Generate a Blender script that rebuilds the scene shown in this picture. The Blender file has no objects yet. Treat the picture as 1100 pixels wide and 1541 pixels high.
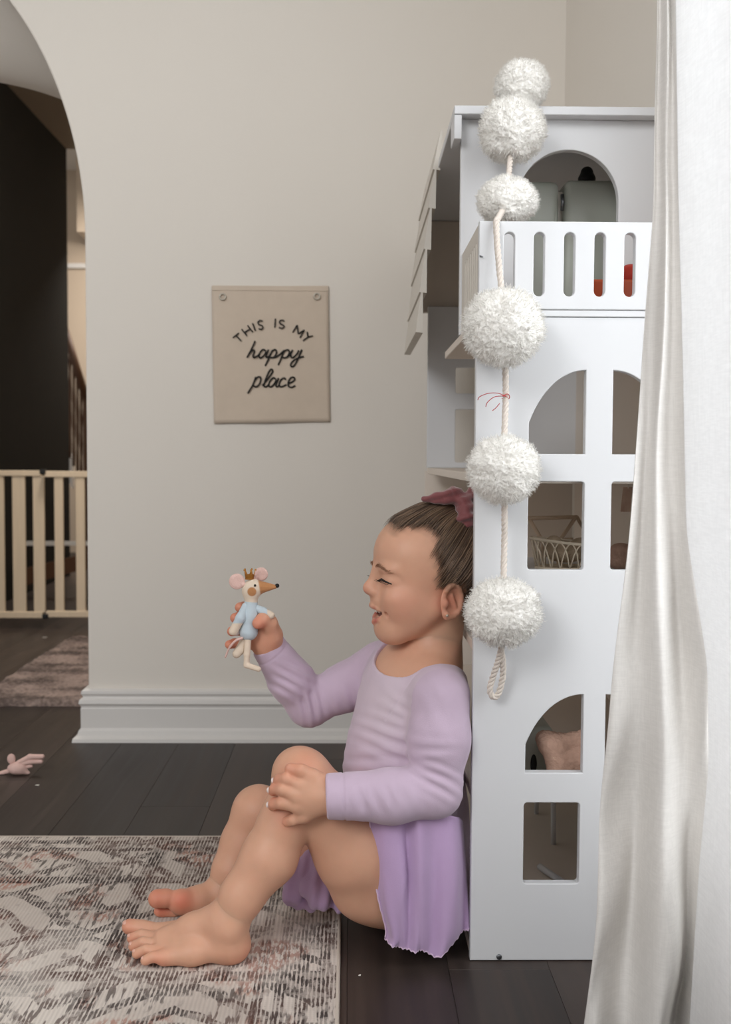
import bpy, bmesh, math, random
import numpy as np
from mathutils import Vector, Matrix, noise

random.seed(7)
RNG = np.random.default_rng(11)
SC = bpy.context.scene
COL = SC.collection

# ------------------------------------------------------------------ camera
IW, IH, FPX = 1100.0, 1541.0, 1600.0
CAM_H = 0.6443
YAW, PITCH, ROLL = math.radians(0.79), math.radians(2.88), 0.005
_F = np.array([math.sin(YAW)*math.cos(PITCH), math.cos(YAW)*math.cos(PITCH), -math.sin(PITCH)])
_R0 = np.array([math.cos(YAW), -math.sin(YAW), 0.0])
_U0 = np.cross(_R0, _F)
_R = _R0*math.cos(ROLL) + _U0*math.sin(ROLL)
_U = _U0*math.cos(ROLL) - _R0*math.sin(ROLL)
CAMP = np.array([0, 0, CAM_H])
cam = bpy.data.cameras.new('camera')
cam.sensor_fit = 'VERTICAL'; cam.sensor_height = 36.0; cam.lens = 36.0*FPX/IH
cam.clip_start = 0.02
camo = bpy.data.objects.new('camera', cam); COL.objects.link(camo)
camo.matrix_world = Matrix(((_R[0], _U[0], -_F[0], 0), (_R[1], _U[1], -_F[1], 0), (_R[2], _U[2], -_F[2], CAM_H), (0, 0, 0, 1)))
cam.dof.use_dof = True; cam.dof.focus_distance = 1.38; cam.dof.aperture_fstop = 7.0
SC.camera = camo

# ------------------------------------------------------------------ world, lights, exposure
SC.view_settings.view_transform = 'Standard'; SC.view_settings.look = 'None'
SC.view_settings.gamma = 1.0; SC.view_settings.use_curve_mapping = False
SC.view_settings.exposure = -0.30
w = bpy.data.worlds.new('daylight'); SC.world = w; w.use_nodes = True
w.node_tree.nodes['Background'].inputs[0].default_value = (1.0, 0.97, 0.94, 1)
w.node_tree.nodes['Background'].inputs[1].default_value = 0.52

def area(name, loc, target, sx, sy, power, col=(1, 1, 1)):
    l = bpy.data.lights.new(name, 'AREA'); l.shape = 'RECTANGLE'; l.size = sx; l.size_y = sy
    l.energy = power; l.color = col
    o = bpy.data.objects.new(name, l); COL.objects.link(o); o.location = loc
    o.rotation_euler = (Vector(target)-Vector(loc)).to_track_quat('-Z', 'Y').to_euler()
    return o
area('window_daylight_rear', (-2.1, -2.1, 2.7), (-0.1, 2.0, 0.6), 1.6, 1.5, 100, (0.985, 0.99, 1.0))
area('window_daylight_right', (0.95, 0.45, 1.3), (0.0, 0.75, 0.9), 1.5, 1.9, 42, (0.93, 0.965, 1.0))
area('stairwell_fill_light', (-1.15, 6.3, 2.0), (-1.25, 6.9, 0.9), 0.5, 0.5, 22, (1.0, 0.93, 0.85))  # added fill to brighten the far hall wall, an invented source

area('hall_fill_light', (-0.85, 3.35, 2.25), (-1.1, 3.9, 0.3), 0.4, 0.4, 30, (1.0, 0.93, 0.84))  # added fill brightening gate, hall rug and chalkboard; no actual lamp here
# ------------------------------------------------------------------ helpers
def W(px, py, Y):
    d = _F + (px-IW/2)/FPX*_R - (py-IH/2)/FPX*_U
    return CAMP + d*(Y/d[1])
def WV(px, py, Y): return Vector(W(px, py, Y))
def lin(c):
    return tuple(((v/255)/12.92 if v/255 <= 0.04045 else ((v/255+0.055)/1.055)**2.4) for v in c)

def tag(o, label=None, cat=None, group=None, kind=None):
    if label: o['label'] = label
    if cat: o['category'] = cat
    if group: o['group'] = group
    if kind: o['kind'] = kind
    return o
def link(o, parent=None):
    COL.objects.link(o)
    if parent is not None:
        o.parent = parent
        if parent.type == 'EMPTY':
            o.matrix_parent_inverse = parent.matrix_basis.inverted()
    return o
def empty(name, loc, label=None, cat=None, group=None, kind=None):
    o = bpy.data.objects.new(name, None); o.location = Vector([float(v) for v in loc]); o.empty_display_size = 0.02
    COL.objects.link(o); tag(o, label, cat, group, kind); return o
def mesh_np(name, v, f, mat, parent=None, smooth=True, col=None):
    v = np.asarray(v, np.float32); f = np.asarray(f, np.int32)
    me = bpy.data.meshes.new(name)
    me.vertices.add(len(v)); me.vertices.foreach_set('co', v.ravel())
    k = f.shape[1]
    me.loops.add(f.size); me.loops.foreach_set('vertex_index', f.ravel())
    me.polygons.add(len(f)); me.polygons.foreach_set('loop_start', np.arange(0, f.size, k, dtype=np.int32))
    me.polygons.foreach_set('loop_total', np.full(len(f), k, np.int32))
    me.update(); me.validate()
    if smooth: me.polygons.foreach_set('use_smooth', np.ones(len(me.polygons), bool))
    if col is not None:
        a = me.color_attributes.new('Col', 'FLOAT_COLOR', 'POINT')
        c4 = np.ones((len(v), 4), np.float32); c4[:, :3] = col
        a.data.foreach_set('color', c4.ravel())
    if mat: me.materials.append(mat)
    return link(bpy.data.objects.new(name, me), parent)

class MB:
    """collects simple shapes into one mesh"""
    def __init__(s): s.v = []; s.f = []
    def add(s, v, f):
        o = len(s.v); s.v += [tuple(map(float, p)) for p in v]; s.f += [tuple(i+o for i in q) for q in f]; return s
    def box(s, lo, hi):
        x0, y0, z0 = lo; x1, y1, z1 = hi
        return s.add([(x0,y0,z0),(x1,y0,z0),(x1,y1,z0),(x0,y1,z0),(x0,y0,z1),(x1,y0,z1),(x1,y1,z1),(x0,y1,z1)],
                     [(0,3,2,1),(4,5,6,7),(0,1,5,4),(1,2,6,5),(2,3,7,6),(3,0,4,7)])
    def prism(s, pts, off):
        n = len(pts); off = np.array(off)
        v = [np.array(p) for p in pts]+[np.array(p)+off for p in pts]
        f = [tuple(range(n-1, -1, -1)), tuple(range(n, 2*n))]+[(i, (i+1) % n, n+(i+1) % n, n+i) for i in range(n)]
        return s.add(v, f)
    def tube(s, pts, r, n=8, closed=False):
        pts = [np.array(p, float) for p in pts]; m = len(pts)
        rs = r if hasattr(r, '__len__') else [r]*m
        v = []; up = None
        for i, p in enumerate(pts):
            if closed: t = pts[(i+1) % m]-pts[i-1]
            else: t = pts[min(i+1, m-1)]-pts[max(i-1, 0)]
            t = t/(np.linalg.norm(t)+1e-12)
            if up is None:
                up = np.array([0, 0, 1.0]) if abs(t[2]) < 0.9 else np.array([1.0, 0, 0])
            up = up-t*np.dot(up, t); up /= (np.linalg.norm(up)+1e-12)
            b = np.cross(t, up)
            for k in range(n):
                a = 2*math.pi*k/n
                v.append(p+rs[i]*(math.cos(a)*up+math.sin(a)*b))
        f = []
        for i in range(m if closed else m-1):
            j = (i+1) % m
            for k in range(n):
                f.append((i*n+k, i*n+(k+1) % n, j*n+(k+1) % n, j*n+k))
        if not closed:
            f.append(tuple(range(n-1, -1, -1))); f.append(tuple((m-1)*n+k for k in range(n)))
        return s.add(v, f)
    def build(s, name, mat, parent=None, smooth=False, bevel=0, seg=2):
        me = bpy.data.meshes.new(name); me.from_pydata(s.v, [], s.f); me.update()
        bm = bmesh.new(); bm.from_mesh(me); bmesh.ops.recalc_face_normals(bm, faces=bm.faces)
        if bevel: bmesh.ops.bevel(bm, geom=list(bm.edges), offset=bevel, segments=seg, affect='EDGES', profile=0.5)
        bm.to_mesh(me); bm.free()
        if smooth:
            me.polygons.foreach_set('use_smooth', np.ones(len(me.polygons), bool))
        if mat: me.materials.append(mat)
        return link(bpy.data.objects.new(name, me), parent)

def cat_rom(pts, n):
    P = [np.array(p, float) for p in pts]; out = []
    for i in range(len(P)-1):
        p0 = P[max(i-1, 0)]; p1 = P[i]; p2 = P[i+1]; p3 = P[min(i+2, len(P)-1)]
        for k in range(n):
            t = k/n
            out.append(0.5*((2*p1)+(-p0+p2)*t+(2*p0-5*p1+4*p2-p3)*t*t+(-p0+3*p1-3*p2+p3)*t**3))
    out.append(P[-1]); return out

def plate_mesh(outline, holes, y0, y1, bevel=0.0):
    """flat board in the XZ plane with holes, thickness y0..y1 -> (verts, faces)"""
    cu = bpy.data.curves.new('tmp', 'CURVE'); cu.dimensions = '2D'; cu.fill_mode = 'BOTH'
    for loop in [outline]+list(holes):
        sp = cu.splines.new('POLY'); sp.points.add(len(loop)-1); sp.use_cyclic_u = True
        for p, q in zip(sp.points, loop): p.co = (q[0], q[1], 0, 1)
    th = abs(y1-y0); cu.extrude = max(th/2-bevel, 1e-5); cu.bevel_depth = bevel; cu.bevel_resolution = 1; cu.offset = -bevel
    ob = bpy.data.objects.new('tmp', cu); COL.objects.link(ob)
    me = bpy.data.meshes.new_from_object(ob.evaluated_get(bpy.context.evaluated_depsgraph_get()))
    ym = (y0+y1)/2
    v = [(p.co.x, ym-p.co.z, p.co.y) for p in me.vertices]
    f = [tuple(q.vertices) for q in me.polygons]
    bpy.data.objects.remove(ob); bpy.data.curves.remove(cu); bpy.data.meshes.remove(me)
    return v, f
def plate(name, outline, holes, y0, y1, mat, parent, bevel=0.0012):
    v, f = plate_mesh(outline, holes, y0, y1, bevel)
    me = bpy.data.meshes.new(name); me.from_pydata(v, [], f); me.update()
    bm = bmesh.new(); bm.from_mesh(me)
    bmesh.ops.remove_doubles(bm, verts=bm.verts, dist=1e-6)
    bmesh.ops.recalc_face_normals(bm, faces=bm.faces); bm.to_mesh(me); bm.free()
    me.materials.append(mat)
    return link(bpy.data.objects.new(name, me), parent)

# ---------------------------------------------------------------- SDF modelling
class SDF:
    def __init__(s): s.pr = []
    def cap(s, a, b, ra, rb=None, k=0.01, op='u'):
        a = np.array(a, float); b = np.array(b, float); rb = ra if rb is None else rb
        ab = b-a; L = max(np.dot(ab, ab), 1e-12)
        def fn(x, y, z):
            t = np.clip(((x-a[0])*ab[0]+(y-a[1])*ab[1]+(z-a[2])*ab[2])/L, 0, 1)
            return np.sqrt((x-a[0]-t*ab[0])**2+(y-a[1]-t*ab[1])**2+(z-a[2]-t*ab[2])**2)-(ra+(rb-ra)*t)
        m = max(ra, rb)
        s.pr.append((fn, np.minimum(a, b)-m, np.maximum(a, b)+m, k, op)); return s
    def chain(s, pts, rs, k=0.006, k0=None):
        for i in range(len(pts)-1):
            s.cap(pts[i], pts[i+1], rs[i], rs[i+1], k=(k0 if (i == 0 and k0 is not None) else k))
        return s
    def ell(s, c, r, M=None, k=0.01, op='u'):
        c = np.array(c, float); r = np.array(r, float)
        M = np.eye(3) if M is None else np.array(M, float)   # rows = local axes
        def fn(x, y, z):
            dx, dy, dz = x-c[0], y-c[1], z-c[2]
            u = M[0, 0]*dx+M[0, 1]*dy+M[0, 2]*dz
            v = M[1, 0]*dx+M[1, 1]*dy+M[1, 2]*dz
            q = M[2, 0]*dx+M[2, 1]*dy+M[2, 2]*dz
            k0 = np.sqrt((u/r[0])**2+(v/r[1])**2+(q/r[2])**2)
            k1 = np.sqrt((u/r[0]**2)**2+(v/r[1]**2)**2+(q/r[2]**2)**2)+1e-9
            return k0*(k0-1)/k1
        ext = np.sqrt((M**2*(r**2)[:, None]).sum(0))
        s.pr.append((fn, c-ext, c+ext, k, op)); return s
    def fun(s, fn, lo, hi, k=0.0, op='u'):
        s.pr.append((fn, np.array(lo, float), np.array(hi, float), k, op)); return s
    @staticmethod
    def comb(d, e, k, op):
        if op == 'u':
            if k <= 0: return np.minimum(d, e)
            h = np.maximum(k-np.abs(d-e), 0)/k; return np.minimum(d, e)-h*h*k*0.25
        if op == 's': e = -e
        if k <= 0: return np.maximum(d, e)
        h = np.maximum(k-np.abs(d-e), 0)/k; return np.maximum(d, e)+h*h*k*0.25
    def ev(s, p):
        d = np.full(len(p), 10.0)
        for fn, lo, hi, k, op in s.pr: d = s.comb(d, fn(p[:, 0], p[:, 1], p[:, 2]), k, op)
        return d
    def grad(s, p, e=4e-4):
        g = np.zeros_like(p)
        for i in range(3):
            q = p.copy(); q[:, i] += e; r = p.copy(); r[:, i] -= e
            g[:, i] = (s.ev(q)-s.ev(r))/(2*e)
        return g/(np.linalg.norm(g, axis=1, keepdims=True)+1e-9)
    def project(s, p, off=0.0, it=8):
        p = np.array(p, float)
        for _ in range(it):
            p = p-(s.ev(p)-off)[:, None]*s.grad(p)*0.9
        return p
    def grid(s, h, lo=None, hi=None, pad=0.0, infl=0.0):
        us = [q for q in s.pr if q[4] == 'u']
        lo = np.min([q[1] for q in us], 0)-3*h-pad-infl-0.004 if lo is None else np.array(lo)
        hi = np.max([q[2] for q in us], 0)+3*h+pad+infl+0.004 if hi is None else np.array(hi)
        n = np.ceil((hi-lo)/h).astype(int)+1
        ax = [lo[i]+h*np.arange(n[i]) for i in range(3)]
        D = np.full(n, 1.0, np.float32)
        for fn, a, b, k, op in s.pr:
            m = k+4*h+infl+0.003
            i0 = np.maximum(np.floor((a-m-lo)/h).astype(int), 0); i1 = np.minimum(np.ceil((b+m-lo)/h).astype(int)+1, n)
            if op == 'i': i0 = np.zeros(3, int); i1 = n
            if np.any(i1 <= i0): continue
            sl = tuple(slice(i0[i], i1[i]) for i in range(3))
            X = ax[0][sl[0]][:, None, None]; Y = ax[1][sl[1]][None, :, None]; Z = ax[2][sl[2]][None, None, :]
            D[sl] = s.comb(D[sl], fn(X, Y, Z), k, op)
        return D-infl, lo
    def surf(s, h, lo=None, hi=None, infl=0.0, smooth=1):
        D, o = s.grid(h, lo, hi, infl=infl)
        v, f = nets(D, o, h)
        return (lap(v, f, smooth) if smooth else v), f

def nets(D, lo, h):
    S = D < 0; nx, ny, nz = D.shape
    cnt = np.zeros((nx-1, ny-1, nz-1), np.int8)
    for i in (0, 1):
        for j in (0, 1):
            for k in (0, 1): cnt += S[i:nx-1+i, j:ny-1+j, k:nz-1+k]
    act = (cnt > 0) & (cnt < 8)
    I, J, K = np.nonzero(act); N = len(I)
    idx = np.full(act.shape, -1, np.int64); idx[I, J, K] = np.arange(N)
    cor = [(i, j, k) for i in (0, 1) for j in (0, 1) for k in (0, 1)]
    V = {c: D[I+c[0], J+c[1], K+c[2]] for c in cor}
    acc = np.zeros((N, 3)); num = np.zeros(N)
    for c in cor:
        for a in range(3):
            if c[a] == 0:
                e = list(c); e[a] = 1; e = tuple(e)
                m = (V[c] < 0) != (V[e] < 0)
                t = np.where(m, V[c]/np.where(m, V[c]-V[e], 1), 0)
                p = np.tile(np.array(c, float), (N, 1)); p[:, a] += t
                acc += p*m[:, None]; num += m
    v = (np.stack([I, J, K], 1)+acc/num[:, None])*h+lo
    fs = []
    for a in range(3):
        b, c = (a+1) % 3, (a+2) % 3
        sl0 = [slice(None)]*3; sl1 = [slice(None)]*3; sl0[a] = slice(0, -1); sl1[a] = slice(1, None)
        A = S[tuple(sl0)]; B = S[tuple(sl1)]
        ch = A != B
        E = np.stack(np.nonzero(ch), 1)
        ok = (E[:, b] > 0) & (E[:, c] > 0) & (E[:, b] < D.shape[b]-1) & (E[:, c] < D.shape[c]-1)
        E = E[ok]; ins = A[E[:, 0], E[:, 1], E[:, 2]]
        q = []
        for db, dc in ((-1, -1), (0, -1), (0, 0), (-1, 0)):
            G = E.copy(); G[:, b] += db; G[:, c] += dc
            q.append(idx[G[:, 0], G[:, 1], G[:, 2]])
        q = np.stack(q, 1); q[~ins] = q[~ins][:, ::-1]
        fs.append(q)
    return v, np.concatenate(fs)
def lap(v, f, it=1, lam=0.5):
    e = np.concatenate([f[:, [0, 1]], f[:, [1, 2]], f[:, [2, 3]], f[:, [3, 0]]])
    n = np.bincount(e[:, 0], minlength=len(v))+np.bincount(e[:, 1], minlength=len(v))
    for _ in range(it):
        s = np.stack([np.bincount(e[:, 0], v[e[:, 1], i], len(v))+np.bincount(e[:, 1], v[e[:, 0], i], len(v)) for i in range(3)], 1)
        v = v+lam*(s/n[:, None]-v)
    return v
def vnormals(v, f):
    nf = np.cross(v[f[:, 2]]-v[f[:, 0]], v[f[:, 3]]-v[f[:, 1]])
    vn = np.zeros_like(v)
    for k in range(4):
        for i in range(3): vn[:, i] += np.bincount(f[:, k], nf[:, i], len(v))
    return vn/(np.linalg.norm(vn, axis=1, keepdims=True)+1e-12)
def to_px(v):
    d = v-CAMP; z = d@_F
    return IW/2+FPX*(d@_R)/z, IH/2-FPX*(d@_U)/z
def sdf_obj(name, sd, h, mat, parent=None, col=None, smooth=1, infl=0.0):
    v, f = sd.surf(h, smooth=smooth, infl=infl)
    c = col(v) if callable(col) else col
    return mesh_np(name, v, f, mat, parent, True, c)

# ---------------------------------------------------------------- materials
def nt(name):
    m = bpy.data.materials.new(name); m.use_nodes = True
    return m, m.node_tree, m.node_tree.nodes['Principled BSDF']
def mat(name, rgb, rough=0.6, var=0.06, scale=8.0, bump=0.0, bscale=200.0, stretch=(1, 1, 1), sheen=0.0, spec=0.4, metal=0.0, sss=0.0, rgb2=None):
    m, t, b = nt(name); L = t.links
    tc = t.nodes.new('ShaderNodeTexCoord'); mp = t.nodes.new('ShaderNodeMapping'); mp.inputs['Scale'].default_value = stretch
    L.new(tc.outputs['Object'], mp.inputs['Vector'])
    n = t.nodes.new('ShaderNodeTexNoise'); n.inputs['Scale'].default_value = scale; n.inputs['Detail'].default_value = 5
    L.new(mp.outputs[0], n.inputs['Vector'])
    c = lin(rgb); mx = t.nodes.new('ShaderNodeMix'); mx.data_type = 'RGBA'
    c2 = lin(rgb2) if rgb2 else tuple(v*(1-2*var) for v in c)
    mx.inputs[6].default_value = (*c, 1); mx.inputs[7].default_value = (*c2, 1)
    L.new(n.outputs['Fac'], mx.inputs[0]); L.new(mx.outputs[2], b.inputs['Base Color'])
    b.inputs['Roughness'].default_value = rough; b.inputs['Specular IOR Level'].default_value = spec
    b.inputs['Metallic'].default_value = metal
    if sheen: b.inputs['Sheen Weight'].default_value = sheen; b.inputs['Sheen Roughness'].default_value = 0.5
    if sss:
        b.inputs['Subsurface Weight'].default_value = sss; b.inputs['Subsurface Radius'].default_value = (1.0, 0.4, 0.25)
        b.inputs['Subsurface Scale'].default_value = 0.006
    if bump:
        n2 = t.nodes.new('ShaderNodeTexNoise'); n2.inputs['Scale'].default_value = bscale; n2.inputs['Detail'].default_value = 4
        L.new(mp.outputs[0], n2.inputs['Vector'])
        bp = t.nodes.new('ShaderNodeBump'); bp.inputs['Strength'].default_value = bump; bp.inputs['Distance'].default_value = 0.002
        L.new(n2.outputs['Fac'], bp.inputs['Height']); L.new(bp.outputs[0], b.inputs['Normal'])
    return m
def vmat(name, rough=0.5, sss=0.0, sheen=0.0, bump=0.0, bscale=400, spec=0.35):
    m, t, b = nt(name); L = t.links
    a = t.nodes.new('ShaderNodeAttribute'); a.attribute_name = 'Col'
    tc = t.nodes.new('ShaderNodeTexCoord')
    n = t.nodes.new('ShaderNodeTexNoise'); n.inputs['Scale'].default_value = 45; n.inputs['Detail'].default_value = 4
    L.new(tc.outputs['Object'], n.inputs['Vector'])
    mr = t.nodes.new('ShaderNodeMapRange'); mr.inputs[3].default_value = 0.93; mr.inputs[4].default_value = 1.05
    L.new(n.outputs['Fac'], mr.inputs[0])
    mx = t.nodes.new('ShaderNodeVectorMath'); mx.operation = 'SCALE'
    L.new(a.outputs['Color'], mx.inputs[0]); L.new(mr.outputs[0], mx.inputs['Scale']); L.new(mx.outputs[0], b.inputs['Base Color'])
    b.inputs['Roughness'].default_value = rough; b.inputs['Specular IOR Level'].default_value = spec
    if sss:
        b.inputs['Subsurface Weight'].default_value = sss; b.inputs['Subsurface Radius'].default_value = (1.0, 0.4, 0.25)
        b.inputs['Subsurface Scale'].default_value = 0.004
    if sheen: b.inputs['Sheen Weight'].default_value = sheen
    if bump:
        n2 = t.nodes.new('ShaderNodeTexNoise'); n2.inputs['Scale'].default_value = bscale; n2.inputs['Detail'].default_value = 3
        L.new(tc.outputs['Object'], n2.inputs['Vector'])
        bp = t.nodes.new('ShaderNodeBump'); bp.inputs['Strength'].default_value = bump; bp.inputs['Distance'].default_value = 0.001
        L.new(n2.outputs['Fac'], bp.inputs['Height']); L.new(bp.outputs[0], b.inputs['Normal'])
    return m
class NB:
    """tiny node-expression builder"""
    def __init__(s, t): s.t = t
    def m(s, op, a, b=None, c=None, clamp=False):
        n = s.t.nodes.new('ShaderNodeMath'); n.operation = op; n.use_clamp = clamp
        for i, q in enumerate((a, b, c)):
            if q is None: continue
            if isinstance(q, (int, float)): n.inputs[i].default_value = q
            else: s.t.links.new(q, n.inputs[i])
        return n.outputs[0]
    def noise(s, vec, sx, sy, sz, scale=1.0, detail=3, w=None):
        mp = s.t.nodes.new('ShaderNodeMapping'); mp.inputs['Scale'].default_value = (sx, sy, sz)
        if w: mp.inputs['Location'].default_value = (w, w*1.7, w*0.3)
        s.t.links.new(vec, mp.inputs[0])
        n = s.t.nodes.new('ShaderNodeTexNoise'); n.inputs['Scale'].default_value = scale; n.inputs['Detail'].default_value = detail
        s.t.links.new(mp.outputs[0], n.inputs['Vector']); return n.outputs['Fac']
    def step(s, x, lo, hi):
        n = s.t.nodes.new('ShaderNodeMapRange'); n.interpolation_type = 'SMOOTHSTEP'
        n.inputs[1].default_value = lo; n.inputs[2].default_value = hi
        s.t.links.new(x, n.inputs[0]); return n.outputs[0]
    def mix(s, f, a, b):
        n = s.t.nodes.new('ShaderNodeMix'); n.data_type = 'RGBA'
        for i, q in ((0, f), (6, a), (7, b)):
            if isinstance(q, tuple): n.inputs[i].default_value = (*lin(q), 1)
            elif isinstance(q, (int, float)): n.inputs[i].default_value = q
            else: s.t.links.new(q, n.inputs[i])
        return n.outputs[2]

M = {}
M['wall'] = mat('plaster', (230, 224, 215), 0.85, 0.02, 2.0, 0.12, 60)
M['trim'] = mat('trim_paint', (224, 221, 217), 0.45, 0.015, 6)
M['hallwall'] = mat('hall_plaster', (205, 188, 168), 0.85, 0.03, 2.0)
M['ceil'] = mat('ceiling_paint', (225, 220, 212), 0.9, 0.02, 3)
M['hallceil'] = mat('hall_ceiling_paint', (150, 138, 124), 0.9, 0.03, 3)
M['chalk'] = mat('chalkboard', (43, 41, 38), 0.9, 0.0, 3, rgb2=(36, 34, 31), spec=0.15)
M['house'] = mat('white_board', (217, 218, 220), 0.42, 0.01, 5)
M['inner'] = mat('inner_board', (226, 215, 203), 0.6, 0.03, 10)
M['edge'] = mat('raw_board_edge', (216, 210, 200), 0.6, 0.03, 30)
M['pine'] = mat('pine_wood', (234, 214, 186), 0.55, 0.09, 14, stretch=(6, 6, 0.6))
M['darkwood'] = mat('stair_wood', (96, 66, 46), 0.5, 0.12, 10)
M['black'] = mat('black_plastic', (22, 22, 22), 0.5, 0.05, 10)
M['screw'] = mat('screw_steel', (120, 122, 126), 0.35, 0.05, 40, metal=0.9)
M['canvas'] = mat('canvas_cloth', (214, 198, 180), 0.9, 0.05, 30, 0.35, 900)
M['ink'] = mat('black_print', (26, 25, 24), 0.8, 0.02, 50)
M['brass'] = mat('grommet_metal', (196, 190, 178), 0.4, 0.05, 60, metal=0.7)

M['rope'] = mat('cotton_rope', (232, 222, 212), 0.9, 0.05, 120, 0.3, 700)
M['redthread'] = mat('red_thread', (190, 66, 70), 0.8, 0.05, 80)
M['skin'] = vmat('skin', 0.48, 0.25)
M['leo'] = vmat('lavender_jersey', 0.85, 0, 0.35, 0.25, 900, 0.15)
M['felt'] = vmat('felt_paint', 0.9, 0, 0.2, 0.3, 600, 0.15)
M['hair'] = mat('brown_hair', (128, 104, 84), 0.42, 0.0, 60, rgb2=(84, 66, 53), spec=0.5)
M['velvet'] = mat('rose_velvet', (136, 72, 74), 0.6, 0.12, 60, 0.3, 300, sheen=0.7)
M['lash'] = mat('dark_lash', (30, 22, 18), 0.6, 0.02, 50)
M['brow'] = mat('brow_hair', (166, 122, 94), 0.7, 0.05, 50)
M['teeth'] = mat('tooth_enamel', (240, 232, 220), 0.3, 0.01, 50)
M['nail'] = mat('white_nail_polish', (240, 226, 222), 0.25, 0.01, 50)
M['gold'] = mat('gold_crown', (188, 130, 60), 0.4, 0.1, 80, metal=0.6)
M['pinkfelt'] = mat('pink_felt', (226, 190, 180), 0.95, 0.05, 60, 0.4, 700)
M['toygrey'] = mat('toy_grey_enamel', (186, 190, 180), 0.4, 0.03, 6)
M['orange'] = mat('orange_plastic', (205, 88, 44), 0.4, 0.05, 10)
M['red'] = mat('red_plastic', (190, 52, 36), 0.4, 0.05, 10)
M['rattan'] = mat('rattan_cane', (240, 224, 200), 0.6, 0.12, 80)
M['toywood'] = mat('toy_wood', (222, 196, 168), 0.6, 0.1, 30)
M['plush'] = mat('beige_plush', (190, 168, 142), 0.95, 0.12, 80, 0.5, 400)
M['teddy'] = mat('brown_boucle', (206, 168, 148), 0.98, 0.15, 160, 0.8, 320)
M['print'] = mat('floral_print', (228, 204, 180), 0.8, 0.0, 60, rgb2=(150, 100, 86))
M['crumb'] = mat('paper_scrap', (220, 216, 208), 0.8, 0.02, 50)
def glass_mat():
    m, t, b = nt('window_glass'); b.inputs['Transmission Weight'].default_value = 1.0
    b.inputs['Roughness'].default_value = 0.0; b.inputs['IOR'].default_value = 1.0; return m
M['glass'] = glass_mat()
def curtain_mat(name, rgb, tr):
    m, t, b = nt(name); L = t.links; out = t.nodes['Material Output']
    tc = t.nodes.new('ShaderNodeTexCoord'); nb = NB(t)
    a = nb.noise(tc.outputs['Object'], 60, 60, 900, 1, 2); c = nb.noise(tc.outputs['Object'], 700, 700, 40, 1, 2)
    s = nb.m('ADD', a, c)
    col = nb.mix(nb.step(s, 0.75, 1.3), tuple(int(v*0.97) for v in rgb), rgb)
    L.new(col, b.inputs['Base Color']); b.inputs['Roughness'].default_value = 0.9; b.inputs['Specular IOR Level'].default_value = 0.1
    bp = t.nodes.new('ShaderNodeBump'); bp.inputs['Strength'].default_value = 0.06; bp.inputs['Distance'].default_value = 0.0006
    L.new(s, bp.inputs['Height']); L.new(bp.outputs[0], b.inputs['Normal'])
    tl = t.nodes.new('ShaderNodeBsdfTranslucent'); L.new(col, tl.inputs['Color'])
    mx = t.nodes.new('ShaderNodeMixShader'); mx.inputs[0].default_value = tr
    L.new(b.outputs[0], mx.inputs[1]); L.new(tl.outputs[0], mx.inputs[2]); L.new(mx.outputs[0], out.inputs['Surface'])
    return m
M['yarn'] = mat('white_wool', (250, 248, 243), 0.95, 0.01, 60, spec=0.1)
M['linen'] = curtain_mat('linen_curtain', (242, 239, 235), 0.08)
M['sheer'] = curtain_mat('sheer_curtain', (250, 250, 250), 0.6)
def floor_mat():
    m, t, b = nt('dark_oak'); L = t.links; nb = NB(t)
    tc = t.nodes.new('ShaderNodeTexCoord'); oi = t.nodes.new('ShaderNodeObjectInfo')
    vm = t.nodes.new('ShaderNodeVectorMath'); vm.operation = 'ADD'
    L.new(tc.outputs['Object'], vm.inputs[0])
    cx = t.nodes.new('ShaderNodeCombineXYZ'); L.new(nb.m('MULTIPLY', oi.outputs['Random'], 37.0), cx.inputs[0]); L.new(nb.m('MULTIPLY', oi.outputs['Random'], 91.0), cx.inputs[1])
    L.new(cx.outputs[0], vm.inputs[1]); v = vm.outputs[0]
    g = nb.noise(v, 70, 3.0, 1, 1, 6); g2 = nb.noise(v, 16, 1.2, 1, 1, 4)
    f = nb.m('ADD', nb.m('MULTIPLY', g, 0.6), nb.m('MULTIPLY', g2, 0.5))
    f = nb.m('ADD', f, nb.m('MULTIPLY', nb.m('SUBTRACT', oi.outputs['Random'], 0.5), 0.35))
    col = nb.mix(nb.step(f, 0.3, 0.85), (47, 40, 37), (78, 66, 60))
    L.new(col, b.inputs['Base Color'])
    L.new(nb.m('ADD', nb.m('MULTIPLY', g, 0.2), 0.36), b.inputs['Roughness'])
    bp = t.nodes.new('ShaderNodeBump'); bp.inputs['Strength'].default_value = 0.15; bp.inputs['Distance'].default_value = 0.001
    L.new(g, bp.inputs['Height']); L.new(bp.outputs[0], b.inputs['Normal']); b.inputs['Specular IOR Level'].default_value = 0.4
    return m
M['oak'] = floor_mat()

# ================================================================= SETTING
XW = 0.474           # right wall plane
YB = 2.41            # back wall plane
YR = 2.72            # rear face of the thick wall
XJ = float(W(132, 900, YB)[0])    # edge of the archway
# floor with single planks
fl = MB().box((-2.6, -1.5, -0.04), (0.9, 7.6, -0.004)).build('floor', M['oak']); tag(fl, kind='structure')
pw = 0.128; c = 0
ps = {}
x = -2.05
while x < 0.49:
    y = 0.55-((c*0.47) % 1.25)
    while y < 7.2:
        L_ = 1.25
        if y+L_ > 0.6:
            if 'm' not in ps:
                o = MB().box((-pw/2+0.0002, -L_/2+0.0002, -0.006), (pw/2-0.0002, L_/2-0.0002, 0)).build('plank', M['oak'], fl, bevel=0.0004, seg=1)
                ps['m'] = o.data
            else:
                o = bpy.data.objects.new('plank', ps['m']); link(o, fl)
            o.location = (x+pw/2, y+L_/2, 0)
        y += L_
    x += pw; c += 1

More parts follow.
